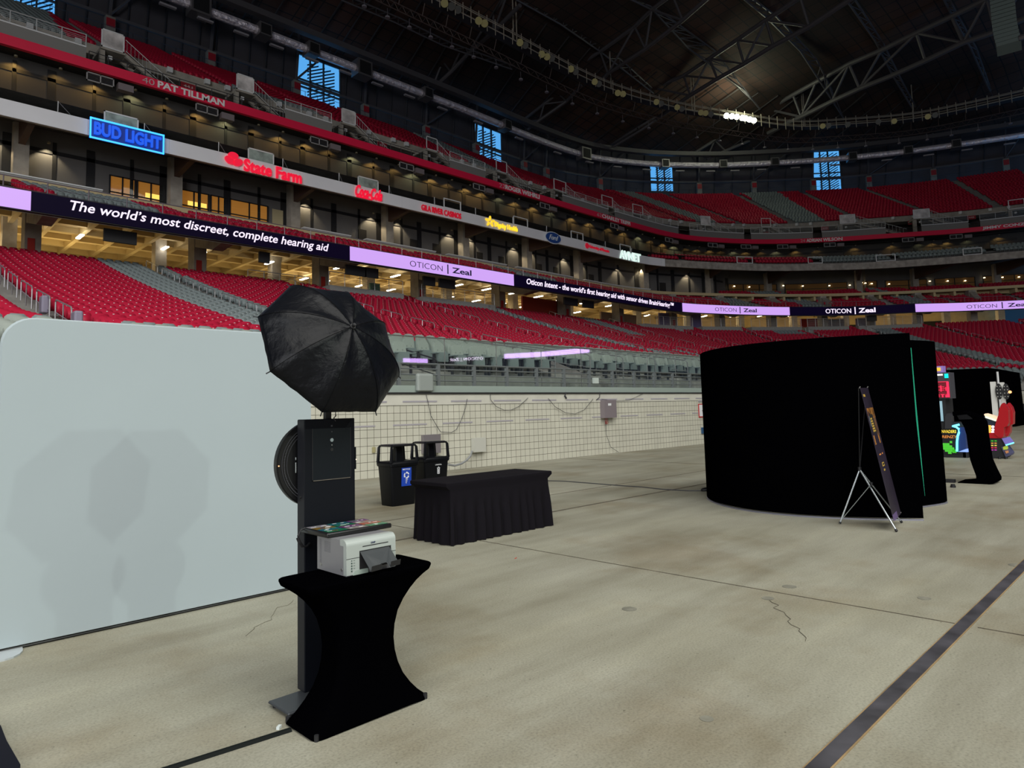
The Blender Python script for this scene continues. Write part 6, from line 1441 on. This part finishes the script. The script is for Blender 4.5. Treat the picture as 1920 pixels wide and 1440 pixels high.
patch(.12, .34, .93, .95, Mg, 'gold_mark', 2); patch(.0, .55, .0, .045, mat('violet print', (.12, .08, .2), .4), 'violet_corner', 2)
M_leg = mat('silver leg tube', (.42, .46, .48), .3, .7)
hub = onY(1612, 880, 3.22) - off_; h2 = onY(1634, 907, 3.05) - off_
f1 = np.array((9.23, 2.73, .01)) - off_; f2 = np.array((9.94, 2.872, .01)) - off_; f3 = np.array((9.41, 3.46, .01)) - off_
for nm, a, b, r_ in (('rear_leg', hub, f3, .011), ('front_leg', hub, f1, .011), ('front_leg', hub, f2, .009)):
    mk(nm, MB().tube([a, b], r_, 8), M_leg, t); mk('rubber_tip', MB().tube([b, b + (a - b) * .03], .016, 8), M_darker, t)
mk('brace', MB().tube([h2, f3 + (hub - f3) * .06], .005, 5), M_leg, t); mk('hub', MB().disc(hub - (0, 0, .02), (0, 0, 1), .022, .05, 10), M_darker, t); mk('hub', MB().disc(h2 - (0, 0, .02), (0, 0, 1), .018, .04, 10), M_darker, t)
mk('upper_arm', MB().tube([hub, T0_ + (0, .02, 0)], .006, 5), M_darker, t); mk('upper_arm', MB().tube([hub, T1_ + (0, .02, 0)], .006, 5), M_darker, t)
for P_ in (B0, B1, T0_, T1_): mk('hook', MB().tube([P_ - bn * .01, P_ + (0, 0, .02)], .007, 6), M_steel, t)

# ---- curved black podium
def cp(pts, X, sc_=4.964, ox_=1700, oy_=640): return [tuple(onX(ox_ + x / sc_, oy_ + y / sc_, X)) for x, y in pts]
Xp = 15.25; O_ = np.array(onZ(1830, 905, 0)); O_[0] = Xp + .3
t = thing('curved_podium', 'black cloth covered podium with a curved side and tablet on top near the arcade cabinets', 'podium', (O_[0], O_[1], 0)); off_ = np.array((O_[0], O_[1], 0))
outl = [(425, 655), (500, 650), (580, 672), (650, 705), (690, 745), (703, 800), (706, 860), (722, 980), (745, 1110), (790, 1210), (828, 1285), (826, 1312), (800, 1328), (700, 1340), (600, 1342), (520, 1333), (470, 1322), (480, 1308), (560, 1302), (648, 1290), (645, 1250), (618, 1180), (590, 1100), (570, 980), (556, 870), (535, 800), (505, 745), (430, 692)]
P_ = [np.array(v) - off_ for v in cp(outl, Xp)]
mk('cover', MB().prism(P_, (.55, 0, 0)), M_blkcloth, t)
P_ = [np.array(v) - off_ for v in cp([(470, 690), (560, 680), (612, 716), (610, 724), (490, 728)], Xp - .01)]
mk('tablet', MB().prism(P_, (-.02, 0, 0)), mat('gloss black board', (.006, .006, .007), .3), t)
a = px0(1757, 904); b = px0(1791, 905); mk('stand_foot', MB().box((a[0], b[1], 0), (a[0] + .12, a[1], .06)), M_darker, cat='foot', label='flat black foot bar beside the curved podium')
c = px0(1787, 914); mk('castor', MB().disc((c[0], c[1], .0), (0, 0, 1), .045, .035, 12).disc((c[0], c[1], .035), (0, 0, 1), .035, .025, 12), M_darker, cat='castor', label='small round black castor on the floor left of the curved podium', smooth=True)

# ---- arcade cabinets
def rx(x0, y0, x1, y1, X, d, mt_, nm, par, off, z_floor=False, lb=None):
    a = onX(x0, y1, X); b = onX(x1, y0, X); return mk(nm, MB().box((X - off[0], b[1] - off[1], (0 if z_floor else a[2]) - off[2]), (X + d - off[0], a[1] - off[1], b[2] - off[2])), mt_, par, label=lb)
Xa = 21.7; off_ = np.array((22.1, 5.3, 0))
t = thing('arcade_cabinet', 'tall lit arcade shooting cabinet with red display and green pixel art beside the booth', 'arcade machine', tuple(off_))
rx(1745, 792, 1806, 858, Xa + .12, .8, M_darker, 'base', t, off_, True)
rx(1745, 745, 1772, 792, Xa + .25, .8, M_darker, 'screen_housing', t, off_); rx(1745, 698, 1780, 748, Xa + .2, .5, mat('dark grey display back', (.05, .05, .06), .5), 'marquee_box', t, off_)
rx(1748, 686, 1767.5, 699, Xa + .2, .3, mat('violet sign face', (.2, .14, .35), .4, emit=(.2, .12, .4), estr=.5), 'top_sign', t, off_); rx(1754, 689, 1763, 696, Xa + .17, .02, mat('yellow sign print', (.8, .5, .05), .4, emit=(.9, .5, .05), estr=.5), 'top_sign_print', t, off_)
Mrl = mat('red led', (.8, .02, .08), .4, emit=(1, .02, .07), estr=1.0)
f = rx(1750, 716, 1779, 746, Xa + .17, .02, mat('dark red display', (.14, .01, .02), .4, emit=(.35, .005, .02), estr=.12), 'led_display', t, off_)
mb = MB()
for x0_, y0_, x1_, y1_ in [(1756, 715, 1778, 716.8), (1776.5, 716, 1778.5, 745), (1758, 725, 1762.5, 726), (1758, 725, 1759, 732), (1758, 731, 1763, 732), (1763.5, 723, 1765, 734), (1766, 725, 1770, 726), (1766, 731, 1770, 732), (1765, 728, 1772, 729), (1773, 726, 1775.5, 727), (1773, 726, 1773.8, 732), (1775, 726, 1775.8, 732), (1773, 731.5, 1775.8, 732.5), (1759, 739, 1761, 745), (1764, 739, 1771, 740.3), (1766.5, 740, 1768.5, 745), (1773, 739, 1776, 740.2), (1773, 741, 1776, 745)]:
    a = onX(x0_, y1_, Xa + .16); b = onX(x1_, y0_, Xa + .16); mb.box((Xa + .15 - off_[0], b[1] - off_[1], a[2]), (Xa + .165 - off_[0], a[1] - off_[1], b[2]))
mk('led_digits', mb, Mrl, f)
rx(1757, 701, 1767, 704.5, Xa + .17, .02, mat('white lamp face', (.8, .8, .75), .4, emit=(1, .97, .85), estr=1), 'white_indicator', t, off_); rx(1771, 700.5, 1777.5, 709, Xa + .17, .02, mat('cyan sign', (.0, .5, .5), .4, emit=(.0, .8, .7), estr=.8), 'cyan_indicator', t, off_)
rx(1745, 752, 1766, 790, Xa + .22, .02, mat('pale blue screen', (.2, .3, .35), .4, emit=(.30, .50, .58), estr=.6), 'game_screen', t, off_)
P_ = [np.array(v) - off_ for v in cp([(355, 815), (357, 700), (375, 672), (400, 672), (415, 690), (418, 815)], Xa)]; mk('gun_holder', MB().prism(P_, (.2, 0, 0)), mat('dark grey plastic', (.03, .03, .035), .4), t)
rx(1752, 805, 1800, 850, Xa + .10, .02, mat('black art panel', (.01, .01, .015), .4), 'art_panel', t, off_)
a = onX(1745, 812.5, Xa + .08) - off_; b = onX(1793, 810.5, Xa + .08) - off_; w_ = abs(b[1] - a[1])
mk('lettering', text_flat('SPACE INVADERS', (Xa + .08 - off_[0], a[1], a[2] + .01), (0, -1, 0), (0, 0, 1), w_, .085, .004, .02, .1), mat('gold lit letters', (.8, .6, .05), .4, emit=(.9, .62, .05), estr=.7), t)
a = onX(1762, 820, Xa + .08) - off_; mk('lettering', text_flat('FRENZY', (Xa + .08 - off_[0], a[1], a[2] - .02), (0, -1, 0), (0, 0, 1), .42, .075, .004, .02, .15), mat('orange letters', (.6, .2, .04), .4, emit=(.6, .2, .04), estr=.5), t)
mb = MB(); rp = random.Random(5)
for x0_, y0_, x1_, y1_ in [(1765, 831, 1780, 835), (1762, 835, 1785, 839), (1762, 839, 1789, 843), (1772, 843, 1792, 847), (1781, 827, 1785, 831), (1786, 843, 1793, 849), (1762, 846, 1768, 850), (1778, 847, 1784, 851)]:
    a = onX(x0_, y1_, Xa + .09); b = onX(x1_, y0_, Xa + .09); mb.box((Xa + .08 - off_[0], b[1] - off_[1], a[2]), (Xa + .095 - off_[0], a[1] - off_[1], b[2]))
mk('pixel_pattern', mb, mat('green lit blocks', (.05, .4, .03), .4, emit=(.07, .5, .03), estr=.6), t, label='plain green pixel blocks')
mk('neon_edge', MB().tube([np.array(onX(1700 + x / 4.964, 640 + y / 4.964, Xa + .02)) - off_ for x, y in [(430, 790), (460, 782), (490, 775)]] , .03, 6).tube([np.array(onX(1700 + x / 4.964, 640 + y / 4.964, Xa + .02)) - off_ for x, y in [(425, 788), (460, 797), (484, 815), (486, 850), (474, 885), (468, 940), (468, 1025)]], .028, 6), mat('cyan neon tube', (.1, .7, .9), .4, emit=(.12, .75, 1.0), estr=2.2), t)
P_ = [np.array(v) - off_ for v in cp([(486, 800), (530, 800), (545, 870), (552, 960), (552, 1000), (480, 1028), (474, 900), (490, 850)], Xa + .05)]; sd = mk('blue_side', MB().prism(P_, (.6, 0, 0)), mat('blue lit side', (.01, .025, .09), .35, emit=(.01, .04, .2), estr=.3), t)
P_ = [np.array(v) - off_ for v in cp([(478, 1028), (550, 1003), (566, 1005), (566, 1032)], Xa + .04)]; mk('lit_step', MB().prism(P_, (.3, 0, 0)), mat('pale blue step', (.2, .3, .6), .4, emit=(.25, .4, .95), estr=.7), t)
rx(1806, 843, 1814, 858, Xa + .12, .5, M_darker, 'base_end', t, off_, True)
# twin-seat cabinet
Xb = 21.9; off_ = np.array((22.3, 3.9, 0))
t = thing('arcade_cabinet', 'low arcade cabinet with two tall red moulded seats at the right edge', 'arcade machine', tuple(off_))
Mrs = mat('glossy red moulding', (.42, .012, .018), .25)
def pz(pts, X, d, mt_, nm, sm=False, lb=None): return mk(nm, MB().prism([np.array(v) - off_ for v in cp(pts, X)], (d, 0, 0)), mt_, t, label=lb)
bod = pz([(705, 900), (875, 905), (900, 975), (935, 1050), (915, 1085), (720, 1085), (715, 980)], Xb, .8, M_darker, 'base')
bod2 = MB()
cs = [(.04, .4, .02), (.55, .25, .05), (.6, .5, .08), (.5, .02, .06), (.35, .03, .3)]
for r0 in range(5):
    mb = MB()
    for c0 in range(4):
        x_ = 725 + c0 * 31; y_ = 922 + r0 * 21
        a = onX(1700 + x_ / 4.964, 640 + (y_ + 10) / 4.964, Xb - .01); b = onX(1700 + (x_ + 20) / 4.964, 640 + y_ / 4.964, Xb - .01); mb.box((Xb - .02 - off_[0], b[1] - off_[1], a[2]), (Xb - .005 - off_[0], a[1] - off_[1], b[2]))
    mk('pixel_row', mb, mat('pixel colour %d' % r0, cs[r0], .4, emit=cs[r0], estr=.5), bod)
pz([(705, 855), (880, 848), (905, 870), (885, 903), (705, 900)], Xb - .03, .7, Mrs, 'red_bench'); 
s1 = pz([(895, 573), (925, 600), (945, 640), (950, 760), (935, 790), (905, 800), (900, 890), (855, 895), (815, 860), (818, 800), (835, 740), (852, 690), (860, 630), (878, 590)], Xb - .05, .28, Mrs, 'seat_shell')
s2 = pz([(945, 573), (975, 610), (992, 660), (990, 770), (965, 780), (960, 850), (940, 885), (915, 880), (925, 790), (948, 700), (940, 640), (925, 600)], Xb + .35, .28, Mrs, 'seat_shell')
pz([(720, 678), (735, 672), (850, 705), (850, 722), (835, 735), (722, 690)], Xb - .02, .3, mat('cream lit panel', (.7, .5, .35), .4, emit=(1, .75, .5), estr=.6), 'lit_dashboard'); pz([(728, 694), (835, 730), (828, 745), (732, 712)], Xb - .03, .2, mat('pale lit strip', (.7, .75, .6), .4, emit=(.9, .95, .75), estr=.6), 'lit_strip')
pz([(655, 715), (725, 700), (822, 745), (815, 860), (705, 860), (665, 840)], Xb + .05, .6, mat('navy cabinet', (.015, .025, .05), .4), 'console'); pz([(750, 780), (785, 782), (788, 850), (755, 855)], Xb + .03, .02, mat('orange lit panel', (.8, .4, .05), .4, emit=(1, .5, .08), estr=.8), 'orange_panel')
mb = MB()
for x_, y_ in ((740, 780), (742, 800), (802, 795), (803, 822), (800, 845)):
    c = np.array(onX(1700 + x_ / 4.964, 640 + y_ / 4.964, Xb - .0)) - off_; mb.disc(c, (1, 0, 0), .035, .02, 10)
mk('lit_button', mb, mat('pink white lamp', (.8, .7, .8), .4, emit=(.95, .8, .95), estr=.8), t)
pz([(885, 905), (950, 890), (990, 940), (985, 950), (920, 965)], Xb - .08, .15, mat('violet lit art', (.12, .10, .3), .4, emit=(.15, .12, .42), estr=.6), 'front_art'); pz([(918, 962), (990, 940), (992, 952), (925, 972)], Xb - .09, .12, mat('cyan neon tube', (.1, .7, .9)), 'neon_strip')
pz([(880, 985), (940, 965), (990, 1035), (985, 1055), (920, 1078)], Xb - .06, .2, mat('dark art', (.06, .06, .12), .4, noise=.6, nscale=9), 'side_art'); pz([(895, 985), (935, 968), (945, 990), (940, 1005), (900, 1010)], Xb - .07, .02, mat('green yellow art', (.35, .45, .05), .4, emit=(.3, .4, .03), estr=.4), 'side_art_patch'); pz([(915, 1020), (945, 1015), (950, 1035), (925, 1045)], Xb - .07, .02, mat('orange art', (.6, .25, .1), .4), 'side_art_patch')
mb = MB(); 
for x_ in (1722, 1800, 1865, 1925):
    c = np.array(onZ(1700 + (x_ - 1000) / 4.964, 640 + 1095 / 4.964, 0)) - off_; mb.disc((c[0], c[1], 0), (0, 0, 1), .03, .06, 8)
mk('castor', mb, M_darker, t)
# pop-up tent, white panels, pole
Xt = 46.0; a = onX(1745, 695, Xt); b = onX(1893, 697, Xt); c = onX(1852, 690, Xt); base = onZ(1905, 793, 0)
t = thing('popup_booth', 'far black pop-up booth behind the arcade cabinets', 'booth', (Xt + 2, (a[1] + b[1]) / 2, 0)); off_ = np.array((Xt + 2, (a[1] + b[1]) / 2, 0))
P_ = [np.array(v) - off_ for v in ((Xt, a[1], 0), (Xt, b[1] - .05, 0), (Xt, b[1], b[2]), (Xt, (a[1] + b[1] * 3) / 4, c[2]), (Xt, a[1], a[2]))]
mk('cover', MB().prism(P_, (3, 0, 0)), M_blkcloth, t); mk('tie_down', MB().disc(np.array(onX(1907, 775, Xt)) - off_, (1, 0, 0), .12, .1, 8), M_blkcloth, t)
for x0_, y0_, x1_, y1_, X, lb in ((1856, 716, 1874, 812, 39, 'left tall white speaker panel with a black oval grille behind the red seats'), (1874, 717, 1890, 812, 39.5, 'right tall white speaker panel with a black oval grille behind the red seats')):
    a = onX(x0_, y0_, X); b = onX(x1_, y1_, X); yc = (a[1] + b[1]) / 2; o_ = (X + .1, yc, 0); h_ = a[2]
    t = thing('speaker_board', lb, 'speaker', o_); mk('board', MB().box((-.1, b[1] - yc, 0), (.1, a[1] - yc, h_)), mat('white board paint', (.72, .72, .68), .6), t)
    cc = np.array(onX(1873 if X == 39 else 1886.5, 734, X - .12)) - np.array(o_); P_ = [(cc[0], cc[1] + .14 * math.cos(q), cc[2] + .38 * math.sin(q)) for q in np.linspace(0, 2 * PI, 20, endpoint=False)]
    g_ = mk('oval_grille', MB().prism(P_, (.02, 0, 0)), M_darker, t); mb = MB()
    for i in range(2):
        for j in range(4): mb.disc((cc[0] - .01, cc[1] + (i - .5) * .12, cc[2] + (j - 1.5) * .16), (1, 0, 0), .025, .01, 6)
    mk('grille_dots', mb, mat('pale dot', (.45, .45, .42), .5), g_)
c0 = onX(1870, 697, 42); c1 = onX(1873, 716, 42); mk('white_pole', MB().tube([(42, c0[1], 0), (42, c0[1], c0[2])], .05, 6), M_white, cat='pole', label='thin white pole rising behind the white panels')
c = onX(1912, 743, 40); mk('orange_lamp', MB().disc(np.array(onX(1893.5, 735, 38.8)), (1, 0, 0), .07, .05, 8), mat('orange lamp glow', (.9, .4, .2), .4, emit=(1, .4, .15), estr=1.5), cat='lamp', label='tiny orange lamp at the right edge of the far black booth')
a = onX(1916, 757, 50); b = onX(1930, 782, 50); mk('far_bin', MB().rbox((50, b[1], 0), (50.5, a[1], a[2]), .04), M_darker, cat='bin', label='far black bin cut by the right edge of the picture')
